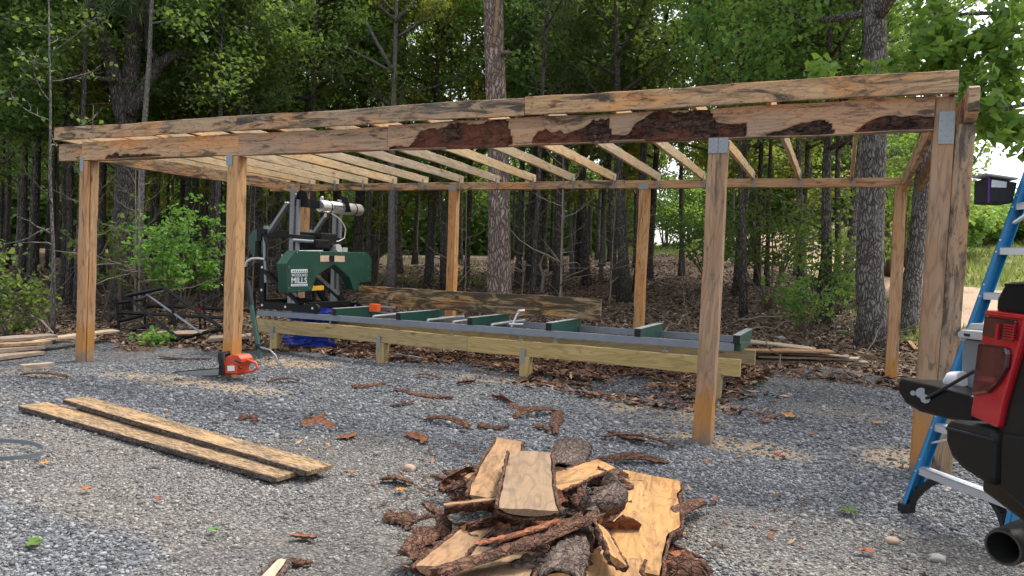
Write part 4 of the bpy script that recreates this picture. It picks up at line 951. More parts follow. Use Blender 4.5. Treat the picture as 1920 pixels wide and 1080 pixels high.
# bumper: end cap seen from the side and the beam across the back
bp = [(1769, 796), (1775, 785), (1856, 801), (1869, 812), (1866, 870), (1864, 912), (1838, 905), (1800, 880), (1779, 856), (1769, 826)]
put('bumper', MB().prism([TP_(a, b, SV-.02) for a, b in bp], tv*.22), MT['matt'], tk, bevel=.03)
put('bumper_trim', MB().prism([TP_(a, b, SV-.026) for a, b in ((1772, 800), (1860, 822), (1864, 828), (1772, 806))], tv*.05), MT['rubber'], tk, bevel=.003)
put('bumper', MB().prism([TW(2.74, SV+.2, .99), TW(2.90, SV+.2, .99), TW(2.90, SV+.2, .84), TW(2.74, SV+.2, .80)], tv*1.5), MT['matt'], tk, bevel=.02)
put('quarter_panel', MB().prism([TP_(a, b, SV-.012) for a, b in ((1875, 812), (1960, 820), (1960, 985), (1925, 962), (1873, 915), (1873, 860))], tv*.12), MT['matt'], tk, bevel=.015)
# tailgate folded down
tg = [(1684, 712), (1692, 711), (1752, 724), (1822, 742), (1822, 794), (1770, 785), (1722, 772), (1697, 757), (1683, 735)]
tgp = [TP_(a, b, SV+.06) for a, b in tg]
T1 = put('tailgate', MB().prism(tgp, tv*1.62), MT['gloss'], tk, bevel=.012)
put('tailgate_liner', MB().prism([TP_(1690, 709.5, SV+.1), TP_(1822, 740, SV+.1), TP_(1822, 742.5, SV+.1), TP_(1690, 712.5, SV+.1)], tv*1.54), MT['matt'], T1)
put('latch', MB().tube([TP_(1728, 737, SV+.05), TP_(1728, 737, SV+.08)], .024, 12).tube([TP_(1712, 737, SV+.05), TP_(1712, 737, SV+.08)], .012, 8).tube([TP_(1735, 748, SV+.045), TP_(1735, 748, SV+.08)], .020, 8), MT['galv'], T1, smooth=40)
put('cable', MB().tube([TP_(1735, 748, SV+.05), TP_(1778, 724, SV+.05), TP_(1830, 694, SV+.06)], .007, 6), MT['rubber'], T1)
# exhaust tip
ec = TP_(1880, 1027, SV+.08); ax = (-tv*.88-tu*.47+Vector((0, 0, -.05))).normalized()
mb = MB(); n = 28; ux = ax.cross(Vector((0, 0, 1))).normalized(); uy = ux.cross(ax); R_ = .066
V = []
for off, rr in ((0, R_), (.02, R_+.004), (-.75, R_), (0, R_-.008), (-.55, R_-.008)):
    V += [ec+ax*off*(1 if off < 0 else -1)+ (ux*cos(2*pi*j/n)+uy*sin(2*pi*j/n))*rr for j in range(n)]
F = []
for a, b in ((0, 1), (1, 2), (0, 3), (3, 4)): F += [(a*n+j, a*n+(j+1) % n, b*n+(j+1) % n, b*n+j) for j in range(n)]
F.append(tuple(4*n+j for j in range(n))); mb.add(V, F)
put('exhaust_tip', mb, MT['exhaust'], tk, smooth=40)
# black case on the bed rail, tote and cup on the tailgate, board in the bed
q = [(1866, 585), (1868, 560), (1884, 529), (1940, 528), (1975, 545), (1985, 600)]
cse = put('storage_case', MB().prism([TP_(a, b, SV+.02) for a, b in q], tv*.35), MT['gloss'], None, bevel=.014)
put('lid_edge', MB().prism([TP_(a, b, SV+.014) for a, b in ((1882, 531), (1940, 530), (1940, 534), (1881, 536))], tv*.36), MT['matt'], cse, bevel=.004)
mark(cse, 'glossy black case sitting on the truck bed rail above the red tail light', 'storage case')
VT = SV+.22
tt = thing('storage_tote', TP_(1825, 742, VT), 'grey plastic tote with pale lid standing on the lowered tailgate', 'tote')
put('body', MB().prism([TP_(a, b, VT) for a, b in ((1803, 634), (1850, 640), (1848, 752), (1800, 742))], tv*.42), MT['tote'], tt, bevel=.012)
put('lid', MB().prism([TP_(a, b, VT-.03) for a, b in ((1795, 623), (1802, 618), (1850, 622), (1850, 640), (1795, 633))], tv*.48), MT['totelid'], tt, bevel=.006)
put('lid_top', MB().prism([TP_(a, b, VT+.03) for a, b in ((1812, 619), (1818, 606), (1850, 606), (1850, 620))], tv*.36), MT['totelid'], tt, bevel=.006)
put('handle_slot', MB().prism([TP_(a, b, VT-.034) for a, b in ((1807, 625), (1817, 626.5), (1817, 631), (1807, 629.5))], tv*.01), MT['black'], tt)
cp0 = TP_(1788, 728, SV+.16); mb = MB().tube([TP_(1776, 718, SV+.2), TP_(1786, 712, SV+.2), TP_(1806, 711, SV+.2)], [.022, .036, .036], 14)
mark(put('white_jug', mb, MT['white'], None, bevel=.006, smooth=40), 'white plastic jug lying on the tailgate beside the grey tote', 'jug')
mark(board('board', TP_(1838, 668, SV+.75), TP_(1900, 636, SV+.55), .09, .035, MT['fresh']), 'orange board end sticking out of the truck bed beside the black case', 'board')

# ------------------------------------------------------------------ bark and slabs
def bark_geo(L, W, curl, bend, T, seed, nx=18, ny=7):
    r = np.random.default_rng(seed); s0 = r.uniform(0, 50); top = []; bot = []
    for i in range(nx+1):
        t = i/nx; x = (t-.5)*L; wv = W*(.5+.5*sin(pi*min(1, max(.05, t*.94+.03)))**.5)*(.6+.55*float(vnoise(t*4+s0, 1., 1))+.3*float(vnoise(t*13+s0, 3., 1)))
        zc = bend*(1-(2*t-1)**2)*L; yo = (float(vnoise(t*3+s0, 4., 2))-.5)*W*.8+(float(vnoise(t*11+s0, 6., 2))-.5)*W*.3
        for j in range(ny+1):
            u = j/ny-.5; a = u*curl; R = wv/max(curl, .15); y = R*sin(a)+yo; z = R*(cos(a)-cos(curl/2))+zc
            e = (float(vnoise(t*L*38+s0, u*W*60+s0, 6))-.5)*T*1.5
            top.append((x+(float(vnoise(u*7+s0, i, 9))-.5)*L*.12*(i in (0, nx)), y, z+e)); bot.append((x, y*.98, z-T+(e*.2)))
    V = top+bot; n = (nx+1)*(ny+1); m = ny+1; Fo, Fi = [], []
    for i in range(nx):
        for j in range(ny):
            a, b, c_, d = i*m+j, (i+1)*m+j, (i+1)*m+j+1, i*m+j+1; Fo.append((a, b, c_, d)); Fi.append((n+d, n+c_, n+b, n+a))
    for i in range(nx): Fo += [(i*m, n+i*m, n+(i+1)*m, (i+1)*m), (i*m+ny, (i+1)*m+ny, n+(i+1)*m+ny, n+i*m+ny)]
    for j in range(ny): Fo += [(j, j+1, n+j+1, n+j), (nx*m+j, n+nx*m+j, n+nx*m+j+1, nx*m+j+1)]
    return V, Fo, Fi
def frame(a, b, roll=0., up=(0, 0, 1)):
    a, b = Vector(a), Vector(b); x = (b-a).normalized(); y = Vector(up).cross(x).normalized(); z = x.cross(y)
    R = Matrix((x, y, z)).transposed().to_4x4() @ Matrix.Rotation(roll, 4, 'X'); R.translation = (a+b)/2; return R, (b-a).length
def bark_piece(a, b, W, curl=1.6, bend=.03, T=.012, roll=0., seed=0, outer='bark', inner='barkred', label=None, cat='bark', group=None, name='bark_piece'):
    R, L = frame(a, b, roll); V, Fo, Fi = bark_geo(L, W, curl, bend, T, seed)
    me = bpy.data.meshes.new(name); me.from_pydata(V, [], Fo+Fi); me.materials.append(MT[outer]); me.materials.append(MT[inner])
    me.polygons.foreach_set('material_index', [0]*len(Fo)+[1]*len(Fi)); me.polygons.foreach_set('use_smooth', [True]*len(me.polygons))
    try: me.set_sharp_from_angle(angle=radians(50))
    except Exception: pass
    o = link(name, me, None); o.matrix_world = R; return mark(o, label, cat, group)
def slab(a, b, w0, w1, T, roll=0., seed=0, label='', face='fresh', bk='bark', wave=.12, name='wood_slab', cat='wood slab', up=(0, 0, 1), over=.02):
    """live-edge slab: flat sawn face, rounded bark back; local X runs from a (near) to b (far)"""
    R, L = frame(a, b, roll, up); r = np.random.default_rng(seed); s0 = r.uniform(0, 60); n, m = 26, 8
    f, k2 = [], []
    for i in range(n+1):
        t = i/n; x = (t-.5)*L; w_ = (w0+(w1-w0)*t)/2
        wl = w_*(1+wave*2*(float(vnoise(t*3.2+s0, 2., 3))-.5)+wave*.6*(float(vnoise(t*11+s0, 2., 4))-.5)); wr = w_*(1+wave*2*(float(vnoise(t*3.2+s0, 9., 3))-.5)+wave*.6*(float(vnoise(t*11+s0, 9., 4))-.5))
        f.append((x, wl, wr))
        k2.append([(x, wl+over), ])
    V = []; me = bpy.data.meshes.new(name)
    for x, wl, wr in f:
        for j in range(m+1): u = j/m; V.append((x, wl+(-wr-wl)*u, .0015*sin(40*x+u*9)+.002*(float(vnoise(x*25, u*6, 5))-.5)))
    F = [(i*(m+1)+j, (i*(m+1))+j+1, (i+1)*(m+1)+j+1, (i+1)*(m+1)+j) for i in range(n) for j in range(m)]
    # thin wood rim so that the sawn ends read as wood
    k0 = len(V)
    for e in (0, n):
        x, wl, wr = f[e]
        for j in range(m+1): u = j/m; y = wl+(-wr-wl)*u; V.append((x, y, -T*max(.12, sqrt(max(0, 1-(2*u-1)**2)))*.8))
    for q, e in enumerate((0, n)):
        for j in range(m): a_, b_ = e*(m+1)+j, e*(m+1)+j+1; c_, d_ = k0+q*(m+1)+j, k0+q*(m+1)+j+1; F.append((a_, c_, d_, b_) if q == 0 else (a_, b_, d_, c_))
    me.from_pydata(V, [], F); fix(me)
    root = bpy.data.objects.new(name, None); COL.objects.link(root); root.matrix_world = R; root.empty_display_size = .1; mark(root, label, cat)
    link('sawn_face', me, MT[face], root)
    V, F = [], []; mm = 12
    for i, (x, wl, wr) in enumerate(f):
        xx = x*.996
        for j in range(mm+1):
            th = pi*j/mm; c_ = cos(th); y = (wl+over*.6) if c_ > 0 else (wr+over*.6); e = (float(vnoise(x*34+s0, th*5, 7))-.5)*.022
            V.append((xx, c_*y+e*c_, -.004-sin(th)*(T+e)+.006*(abs(c_) > .98)))
    F = [(i*(mm+1)+j, (i+1)*(mm+1)+j, (i+1)*(mm+1)+j+1, i*(mm+1)+j+1) for i in range(n) for j in range(mm)]
    me = bpy.data.meshes.new('bark'); me.from_pydata(V, [], F); fix(me, 45); ob = link('bark', me, MT[bk], root)
    sm = ob.modifiers.new('thick', 'SOLIDIFY'); sm.thickness = .014; sm.offset = 1
    return root
def q(px, py, z): return Vector(G(px, py, z))
def sl(n0, z0, n1, z1, px0, px1, T, **kw):
    a, b = q(*n0, z0), q(*n1, z1); d0 = (a-Vector(CAM)).length; d1 = (b-Vector(CAM)).length
    return slab(a, b, 1.1*px0*d0/FPX, 1.1*px1*d1/FPX, T*1.15, **kw)
sl((991, 955), .44, (996, 846), .36, 97, 66, .035, seed=3, face='dirtyslab', label='tan slab with bark edges on top of the pile, its sawn face up', wave=.11)
sl((921, 935), .24, (957, 824), .20, 72, 44, .05, seed=4, label='slab leaning behind the topmost tan slab of the pile, its upper left edge showing', wave=.17, roll=.12)
sl((1185, 1068), .20, (1216, 890), .12, 96, 90, .10, seed=5, label='long pale slab with thick bark along the right side of the pile', wave=.34, roll=.10)
sl((1032, 908), .28, (1136, 868), .24, 44, 36, .035, seed=6, label='small pale slab jutting right from behind the topmost slab', wave=.1, roll=.25)
sl((948, 932), .30, (832, 946), .26, 46, 40, .03, seed=7, label='pale slab jutting left from under the topmost slab', wave=.12, roll=.25)
sl((955, 958), .24, (868, 985), .20, 30, 26, .03, seed=8, label='narrow pale wedge lying under the left-jutting slab', wave=.1, roll=.5)
sl((815, 1062), .22, (900, 985), .18, 62, 50, .05, seed=9, label='pale squared slab end at the lower left of the pile', wave=.1, roll=-.1)
sl((905, 1120), .26, (955, 1030), .24, 130, 100, .10, seed=10, face='dirtyslab', label='broad slab at the bottom centre of the frame with ragged bark', wave=.12)
sl((1120, 1120), .24, (1140, 1040), .22, 130, 110, .10, seed=11, label='broad pale slab at the bottom right of the pile, grain showing', wave=.12)
sl((1160, 1050), .36, (1128, 986), .34, 34, 24, .03, seed=12, label='small oval slice standing tilted against the long right slab', wave=.05, roll=.6)
sl((1048, 1100), .30, (1082, 1000), .24, 60, 54, .06, seed=13, bk='barkgrey', roll=pi*.96, label='bark-covered round slab lying bark side up in the middle of the pile', wave=.08)
sl((1050, 888), .16, (1075, 838), .14, 60, 50, .05, seed=14, bk='barkgrey', roll=pi, label='bark-up slab at the back of the pile beside the pale slabs', wave=.08)
sl((882, 900), .16, (922, 876), .14, 24, 20, .03, seed=15, bk='bark', face='fresh', label='small orange bark-edged chunk at the upper left of the pile', roll=.4)
bark_piece(q(806, 1078, .32), q(1112, 966, .36), .13, 1.7, -.02, .016, -.45, 101, label='long bark strip lying diagonally across the front of the pile')
bark_piece(q(898, 1018, .375), q(1046, 972, .395), .085, .5, -.02, .01, -.3, 102, outer='barkred', label='red inner bark strip lying on the long diagonal bark strip')
bark_piece(q(1108, 975, .33), q(1170, 935, .30), .30, 4.6, 0, .016, .5, 103, outer='barkgrey', inner='bark', label='curled bark tube with a dark hollow beside the right slab')
bark_piece(q(1190, 1010, .10), q(1312, 935, .08), .09, 1.6, .03, .015, .2, 104, label='bark strip poking out right of the long right slab')
bark_piece(q(765, 1045, .10), q(836, 965, .16), .13, 1.4, .02, .015, .3, 105, label='bark slab leaning at the left foot of the pile')
r = np.random.default_rng(55); g = 'bark scraps heaped among the slabs'
for i in range(52):
    px, py = r.uniform(775, 1290), r.uniform(880, 1085); t = (py-880)/200
    if abs(px-1030) > 110+170*t+40: continue
    z = .05+.24*max(0, 1-abs(px-1020)/230)*min(1, t*1.5+.3)*r.uniform(.6, 1.05); a = r.uniform(-.9, .9); L1 = r.uniform(.14, .42); c_ = q(px, py, z)
    dd = Vector((cos(a+YAW), sin(a+YAW), r.normal(0, .22))).normalized()*L1/2
    bark_piece(c_-dd, c_+dd, r.uniform(.06, .15), r.uniform(.4, 1.5), r.normal(0, .03), .012, r.normal(0, .5)+(pi if r.uniform() < .35 else 0), 200+i, outer=('bark', 'bark', 'barkgrey')[i % 3], label='ragged reddish brown bark scrap heaped among the slabs', group=g)
for i, (px, py) in enumerate(((845, 905), (868, 912), (840, 925), (820, 960), (800, 970), (855, 890), (880, 890), (905, 885), (1120, 905), (1150, 915), (1135, 930), (1160, 900), (1090, 930), (1140, 885))):
    c_ = q(px, py, .12+.05*(i % 2)); a = r.uniform(-.7, .7); dd = Vector((cos(a+YAW), sin(a+YAW), r.normal(0, .25))).normalized()*r.uniform(.07, .17)
    bark_piece(c_-dd, c_+dd, r.uniform(.05, .10), 1.6, .02, .012, r.normal(0, .6), 330+i, label='ragged reddish brown bark scrap heaped among the slabs', group=g)
# bark pieces lying loose on the gravel
LOOSE = [((572, 784), (657, 819), 40, 'curved red-brown bark slab lying alone right of the two planks'), ((740, 730), (848, 744), 11, 'long thin bark strip lying in front of the bench'),
 ((798, 783), (880, 800), 14, 'forked bark strip on gravel below the long thin strip'), ((896, 796), (952, 802), 13, 'flat bark piece right of the forked strip'), ((922, 741), (958, 752), 12, 'bark piece above the centre of the yard, its far end curled'),
 ((953, 757), (992, 765), 11, 'bark piece just right of the curled one'), ((958, 778), (1044, 770), 13, 'long bark strip meeting an upright strip near the pile'), ((1044, 768), (1046, 812), 15, 'bark strip pointing at the camera right of the long strip'),
 ((998, 796), (1032, 806), 12, 'short bark piece left of the strip pointing at the camera'), ((766, 812), (801, 828), 15, 'small red bark piece between the planks and the pile'), ((712, 898), (770, 905), 20, 'curled bark piece on gravel left of the pile'),
 ((718, 968), (772, 985), 26, 'hooked bark curl left of the pile foot'), ((548, 1004), (592, 1008), 12, 'small red bark flake in the near gravel'), ((546, 1046), (584, 1054), 14, 'dark bark flake at the bottom beside the pale chunk'),
 ((1130, 818), (1262, 836), 14, 'long dark bark strip left of the third post foot'), ((1140, 808), (1210, 826), 10, 'thin bark sliver lying over the strip by the third post'), ((450, 780), (486, 788), 12, 'crumpled bark bit right of the plank tops'), 
 ((660, 725), (722, 716), 9, 'thin bark strip before the second bench leg'), ((780, 703), (822, 708), 8, 'thin bark sliver at the edge of the bench litter'), ((856, 718), (892, 712), 8, 'red sliver of bark beside the sawdust before the bench'), ((40, 702), (130, 706), 8, 'thin bark strip in front of the cut-off block'), ((300, 668), (390, 672), 8, 'thin bark strip between the first two posts'),
 ((500, 716), (560, 712), 7, 'thin bark strip right of the chainsaw'), ((735, 760), (775, 752), 9, 'small bark strip left of the long thin strip'), ((1085, 868), (1250, 862), 14, 'dark bark strip behind the top of the pile')]
for i, (a, b, w_, lb) in enumerate(LOOSE):
    A_, B_ = GH(*a, .03), GH(*b, .03); d = (A_-Vector(CAM)).length
    bark_piece(A_, B_, w_*d/FPX*1.3, (.6, 1.1, .8)[i % 3], (.05, -.02, .08, .0)[i % 4], .011, r.normal(0, .25)+(pi if i in (0, 9, 12) else 0), 400+i, label=lb)
# wood chunk and stones
sl((500, 1085), .03, (530, 1048), .03, 20, 14, .03, seed=33, bk='barkgrey', label='pale curved wood chunk at the bottom edge of the gravel', face='board')
def stone(px, py, rad, mat, lb, seed):
    bm = bmesh.new(); bmesh.ops.create_icosphere(bm, subdivisions=3, radius=1); p = GH(px, py); d = (p-Vector(CAM)).length; R_ = rad*d/FPX
    V = [p+Vector((v.co.x*R_*(1+.5*(float(vnoise(v.co.x*1.7+seed, v.co.y*1.7+v.co.z, seed))-.5)), v.co.y*R_*(.8+.4*(float(vnoise(v.co.y*1.7, v.co.z*1.7+seed, seed))-.5)), max(-.2, v.co.z)*R_*.65+R_*.2)) for v in bm.verts]
    mark(put('stone', MB().add(V, [tuple(v.index for v in f.verts) for f in bm.faces]), MT[mat], None, smooth=35), lb, 'stone'); bm.free()
stone(768, 882, 13, 'stone', 'tan stone on gravel at the upper left of the pile', 2); stone(1672, 1018, 12, 'stone', 'brown stone on gravel under the ladder foot', 5); stone(1758, 1052, 13, 'palestone', 'flat pale stone near the exhaust tip', 7)
stone(1590, 980, 6, 'palestone', 'small white stone below the green leaf', 9); stone(1464, 636, 7, 'palestone', 'pale stone on leaf litter behind the board pile', 11); stone(52, 943, 5, 'palestone', 'small white pebble in the left foreground gravel', 12)
# fallen leaves
def fleaf(px, py, size, mat, lb, seed, star=True):
    rr = np.random.default_rng(seed); p = GH(px, py, .02); d = (p-Vector(CAM)).length; R_ = size*d/FPX; V = [p+Vector((0, 0, .012))]; n = 20; ph = rr.uniform(0, 6)
    for i in range(n):
        a = 2*pi*i/n; q_ = R_*(.45+.55*abs(cos(2.5*a)) if star else .4+.6*abs(cos(a))); V.append(p+Vector((cos(a+ph)*q_, sin(a+ph)*q_, .01+R_*.35*rr.uniform(0, 1))))
    mb = MB().add(V, [(0, i+1, (i+1) % n+1) for i in range(n)]); o = put('fallen_leaf', mb, MT[mat], None); m_ = o.modifiers.new('thick', 'SOLIDIFY'); m_.thickness = .0015; mark(o, lb, 'leaf')
for i, a in enumerate(((64, 1020, 15, 'lf_bright', 'green leaf in the lower left gravel', False), (400, 996, 9, 'lf_bright', 'small yellow-green leaf in the near gravel', False), (1592, 962, 18, 'lf_mid', 'green star-shaped leaf on gravel left of the ladder', True),
  (1462, 857, 13, 'lf_dead', 'orange dead leaf on gravel right of the third post', True), (1480, 782, 15, 'lf_dead', 'brown dead leaves right of the bench end', True), (1325, 867, 8, 'lf_dead', 'red leaf bit at the foot of the third post', True), (1341, 938, 10, 'lf_dead', 'pale orange leaf right of the slab pile', False),
  (1435, 790, 10, 'lf_dead', 'small red leaf left of the brown dead leaves', True), (1645, 795, 9, 'lf_dead', 'tan leaf right of the brown dead leaves', True), (83, 871, 9, 'lf_dead', 'red-brown leaf below the left planks', False), (162, 920, 10, 'lf_dead', 'brown leaf in the left foreground gravel', True), (297, 938, 7, 'lf_dead', 'small orange leaf in the middle of the near gravel', False),
  (660, 888, 8, 'lf_dead', 'orange leaf between plank ends and pile', False), (750, 921, 12, 'lf_dead', 'red leaf touching the left side of the pile', True), (1276, 1003, 9, 'lf_dead', 'red leaf touching the right side of the pile', True), (1625, 1036, 12, 'lf_dead', 'brown leaf near the brown stone', False), (1585, 625, 14, 'lf_bright', 'bright yellow-green leaf on the ground beside the large tree', True))):
    fleaf(*a[:5], 70+i, a[5])
# ------------------------------------------------------------------ trees
def leafcloud(centers, n_each, rad, size, r, flat_=.6, pine=False, droop=.0):
    C = np.repeat(np.asarray(centers, float), n_each, 0); n = len(C)
    rr = rad if np.ndim(rad) == 0 else np.repeat(rad, n_each)[:, None]
    off = r.normal(0, 1, (n, 3)); off /= np.maximum(1e-6, np.linalg.norm(off, axis=1, keepdims=True)); off *= (r.uniform(0, 1, (n, 1))**.5)
    P = C+off*rr*np.array([1, 1, flat_])
    s = size*r.uniform(.6, 1.35, n)
    # leaf frame: normal biased upward
    nrm = r.normal(0, 1, (n, 3)); nrm[:, 2] = np.abs(nrm[:, 2])*.9+.35; nrm /= np.linalg.norm(nrm, axis=1, keepdims=True)
    t = r.normal(0, 1, (n, 3)); t[:, 2] -= droop; t -= nrm*np.sum(t*nrm, 1, keepdims=True); t /= np.linalg.norm(t, axis=1, keepdims=True); b = np.cross(nrm, t)
    wd = .09 if pine else .36
    L = s*(1.9 if pine else 1.)
    V = np.stack([P-t*(L*.5)[:, None], P+b*(s*wd)[:, None]+nrm*(s*.08)[:, None]-t*(L*.05)[:, None], P+t*(L*.5)[:, None]-nrm*(s*.12)[:, None], P-b*(s*wd)[:, None]+nrm*(s*.08)[:, None]-t*(L*.05)[:, None]], 1)
    return V.reshape(-1, 3)
def leafmesh(name, V): return mesh_np(name, V, np.arange(len(V)).reshape(-1, 4))
def curve(a, d, L, n, r, wig=.12, up=.0):
    p = Vector(a); d = Vector(d).normalized(); P = [p.copy()]
    for i in range(n):
        d = (d+Vector((r.normal(0, wig), r.normal(0, wig), r.normal(0, wig*.6)+up))).normalized(); p = p+d*(L/n); P.append(p.copy())
    return P
def gen_tree(seed, Hh, r0, base, crad, nlimb, n_leaf, lsize, pine=False, trunkpath=None, up=.05, top=1., clump=.55, flare=True, limb_r=.28, droop=.2, dead=0, sides=9, thin=.18):
    """returns trunk MB and leaf vertex array, root at the origin"""
    r = np.random.default_rng(seed); mb = MB()
    if trunkpath is None:
        P = [Vector((0, 0, -.2))]; dx = Vector((r.normal(0, .02), r.normal(0, .02), 0)); n = 16
        for i in range(1, n+1): P.append(Vector((dx.x*Hh*i/n+r.normal(0, .02)*Hh*.05, dx.y*Hh*i/n+r.normal(0, .02)*Hh*.05, Hh*i/n)))
    else: P = [Vector(p) for p in trunkpath]
    n = len(P); zs = [p.z for p in P]
    R = [r0*(1-(1-thin)*max(0, p.z)/Hh)*(1+(.55*math.exp(-max(0, p.z+.1)/.35) if flare else 0)) for p in P]
    mb.tube(P, R, sides+3)
    def at(z):
        for i in range(n-1):
            if zs[i] <= z <= zs[i+1]: u = (z-zs[i])/max(1e-6, zs[i+1]-zs[i]); return P[i].lerp(P[i+1], u), R[i]*(1-u)+R[i+1]*u
        return P[-1], R[-1]
    cent, crd = [], []
    for i in range(nlimb):
        t = (i+r.uniform(0, 1))/nlimb; z = Hh*(base+(top-base)*t*.97); p, rr = at(z)
        a = i*2.4+r.normal(0, .5); prof = sin(pi*min(1, .25+.75*t))**.6 if not pine else (1-.72*t)
        L = crad*prof*r.uniform(.65, 1.15); el = r.uniform(.05, .55) if not pine else r.uniform(-.15, .25)
        q_ = curve(p, (cos(a)*cos(el), sin(a)*cos(el), sin(el)), L, 6, r, .16, up); r1 = min(rr*.75, .012+limb_r*.09*L)
        mb.tube(q_, [r1*(1-.13*j) for j in range(7)], 6)
        for j in (3, 4, 5, 6):
            cent.append(q_[j]); crd.append(clump*r.uniform(.7, 1.2)*(1.1 if j < 6 else .9))
        for j in (2, 3, 4, 5):
            d = (q_[j+1]-q_[j]).normalized(); sd = Vector((-d.y, d.x, r.uniform(-.2, .5)))*(1 if r.uniform() < .5 else -1)
            s2 = curve(q_[j], d*.7+sd*.8, L*r.uniform(.25, .5), 4, r, .2, up); mb.tube(s2, [r1*.5, r1*.42, r1*.33, r1*.25, r1*.12], 4)
            for m in (2, 4): cent.append(s2[m]); crd.append(clump*r.uniform(.6, 1.15))
    for i in range(dead):
        z = Hh*r.uniform(.08, base); p, rr = at(z); a = r.uniform(0, 6.28); q_ = curve(p, (cos(a), sin(a), r.uniform(-.2, .5)), r.uniform(.4, 1.8), 5, r, .22); mb.tube(q_, [.018, .015, .012, .008, .005, .002], 4)
    per = max(1, int(n_leaf/max(1, len(cent))))
    V = leafcloud([tuple(c_) for c_ in cent], per, np.array(crd), lsize, r, .75, pine, droop) if cent and n_leaf else np.zeros((0, 3))
    return mb, V
def make_tree(name, pos, geo, tmat, lmat, label, cat='tree', group=None, rz=0., sc=1.):
    mb, V = geo; root = thing(name, pos, label, cat, group, rz); root.scale = (sc, sc, sc)
    me = bpy.data.meshes.new('trunk'); me.from_pydata(mb.v, [], mb.f); me.polygons.foreach_set('use_smooth', [True]*len(me.polygons)); link('trunk', me, MT[tmat], root)
    if len(V):
        link('crown', leafmesh('crown', V), MT[lmat], root)
    return root
def copy_tree(src, pos, rz, sc, label=None, group=None, lmat=None):
    c_ = src.copy(); COL.objects.link(c_); c_.location = pos; c_.rotation_euler = (0, 0, rz); c_.scale = sc if hasattr(sc, '__len__') else (sc, sc, sc)
    if label: c_['label'] = label
    if group: c_['group'] = group
    for ch_ in src.children:
        k_ = ch_.copy(); COL.objects.link(k_); k_.parent = c_
    return c_
def AT(px, dist, dz=0.): p = PD(px, 520, dist); return H((p[0], p[1]), dz)
def pathpx(pts, dist):
    """trunk path from picture points at one distance, relative to its foot"""
    P = [Vector(PD(a, b, dist)) for a, b in pts]; g_ = H((P[0].x, P[0].y)); out = []
    for p in P: out.append(Vector((p.x-g_.x, p.y-g_.y, p.z-g_.z)))
    out[0].z = -.15; return g_, out

# the big trunks one can tell apart
g_, tp = pathpx([(1640, 640), (1636, 590), (1630, 520), (1632, 440), (1636, 350), (1640, 250), (1642, 120), (1640, 0), (1636, -160), (1634, -400)], 15.)
make_tree('oak_tree', g_, gen_tree(101, 13, .25, .42, 4.6, 16, 16000, .11, trunkpath=tp, clump=.75, thin=.45, sides=14), 'tr_grey', 'lf_dark', 'large tree with furrowed grey bark and swollen foot beside the back right post')
g_, tp = pathpx([(1700, 655), (1704, 600), (1712, 520), (1722, 430), (1730, 340), (1740, 240), (1752, 120), (1762, 0), (1774, -200), (1780, -400)], 17.)
make_tree('oak_tree', g_, gen_tree(102, 13.5, .175, .5, 3.6, 11, 7000, .13, trunkpath=tp, clump=.7, thin=.4, sides=13), 'tr_grey', 'lf_mid', 'leaning grey trunk visible between the back right post and the front right post')
g_, tp = pathpx([(935, 600), (936, 545), (936, 450), (936, 350), (933, 250), (930, 180), (927, 100), (925, 0), (922, -200), (918, -500)], 17.5)
pine = gen_tree(103, 17, .275, .82, 3.4, 12, 4000, .12, pine=True, trunkpath=tp, thin=.6, sides=15)
pine[0].tube([Vector(PD(938, 102, 17.4))-g_, Vector(PD(948, 99, 17.2))-g_, Vector(PD(957, 99, 17.1))-g_], [.06, .05, .045], 8)
pt = make_tree('pine_tree', g_, pine, 'tr_pine', 'lf_pine', 'tall straight pine trunk with pinkish plated bark rising behind the middle of the shed')
scar = MB(); a_ = [(926, 82), (929, 60), (931, 30), (933, 0), (935, -20)]
scar.tube([Vector(PD(x, y, 17.23)) for x, y in a_], [.03, .05, .05, .04, .02], 6); put('bark_scar', scar, MT['dirtyslab'], pt)
g_, tp = pathpx([(240, 575), (240, 500), (240, 420), (238, 320), (236, 240), (240, 190), (244, 140), (250, 60), (256, -40), (262, -250)], 19.)
oak = gen_tree(104, 14, .26, .55, 5.0, 12, 8000, .11, trunkpath=tp, clump=.85, thin=.35, sides=12)
def limb(mb, g, pts, dist, rads, n=9): mb.tube([Vector(PD(a, b, dist))-g for a, b in pts], rads, n)
limb(oak[0], g_, [(236, 245), (226, 205), (216, 150), (202, 90), (186, 45), (170, 10), (150, -60)], 18.9, [.17, .17, .16, .15, .13, .11, .09])
limb(oak[0], g_, [(242, 215), (262, 180), (280, 150), (300, 120), (325, 104), (360, 100), (395, 94), (440, 100), (500, 98)], 18.8, [.15, .15, .145, .135, .12, .10, .08, .06, .03])
limb(oak[0], g_, [(222, 150), (190, 148), (150, 140), (100, 142), (50, 160), (4, 182)], 18.6, [.06, .055, .05, .045, .035, .02])
limb(oak[0], g_, [(300, 122), (278, 90), (276, 30), (282, -40)], 18.9, [.09, .08, .07, .06])
r = np.random.default_rng(61); ce = []
for px, py, n in ((120, 110, 9), (60, 150, 9), (370, 50, 12), (430, 80, 14), (510, 110, 11), (110, 40, 10), (350, 10, 8), (400, 20, 9), (560, 60, 8), (20, 80, 8), (350, 160, 6), (450, 150, 7)):
    for _ in range(n): ce.append(tuple(Vector(PD(px+r.normal(0, 36), py+r.normal(0, 30), 18.9+r.normal(0, .9)))-g_))
oak = (oak[0], np.concatenate([oak[1], leafcloud(ce, 110, .55, .11, r, .7)]))
make_tree('oak_tree', g_, oak, 'tr_dark', 'lf_dark', 'large dark oak with a forked trunk and a heavy limb reaching right over the shed')
g_, tp = pathpx([(262, 580), (262, 480), (264, 380), (268, 280), (274, 190), (280, 110), (284, 20), (290, -120)], 17.5)
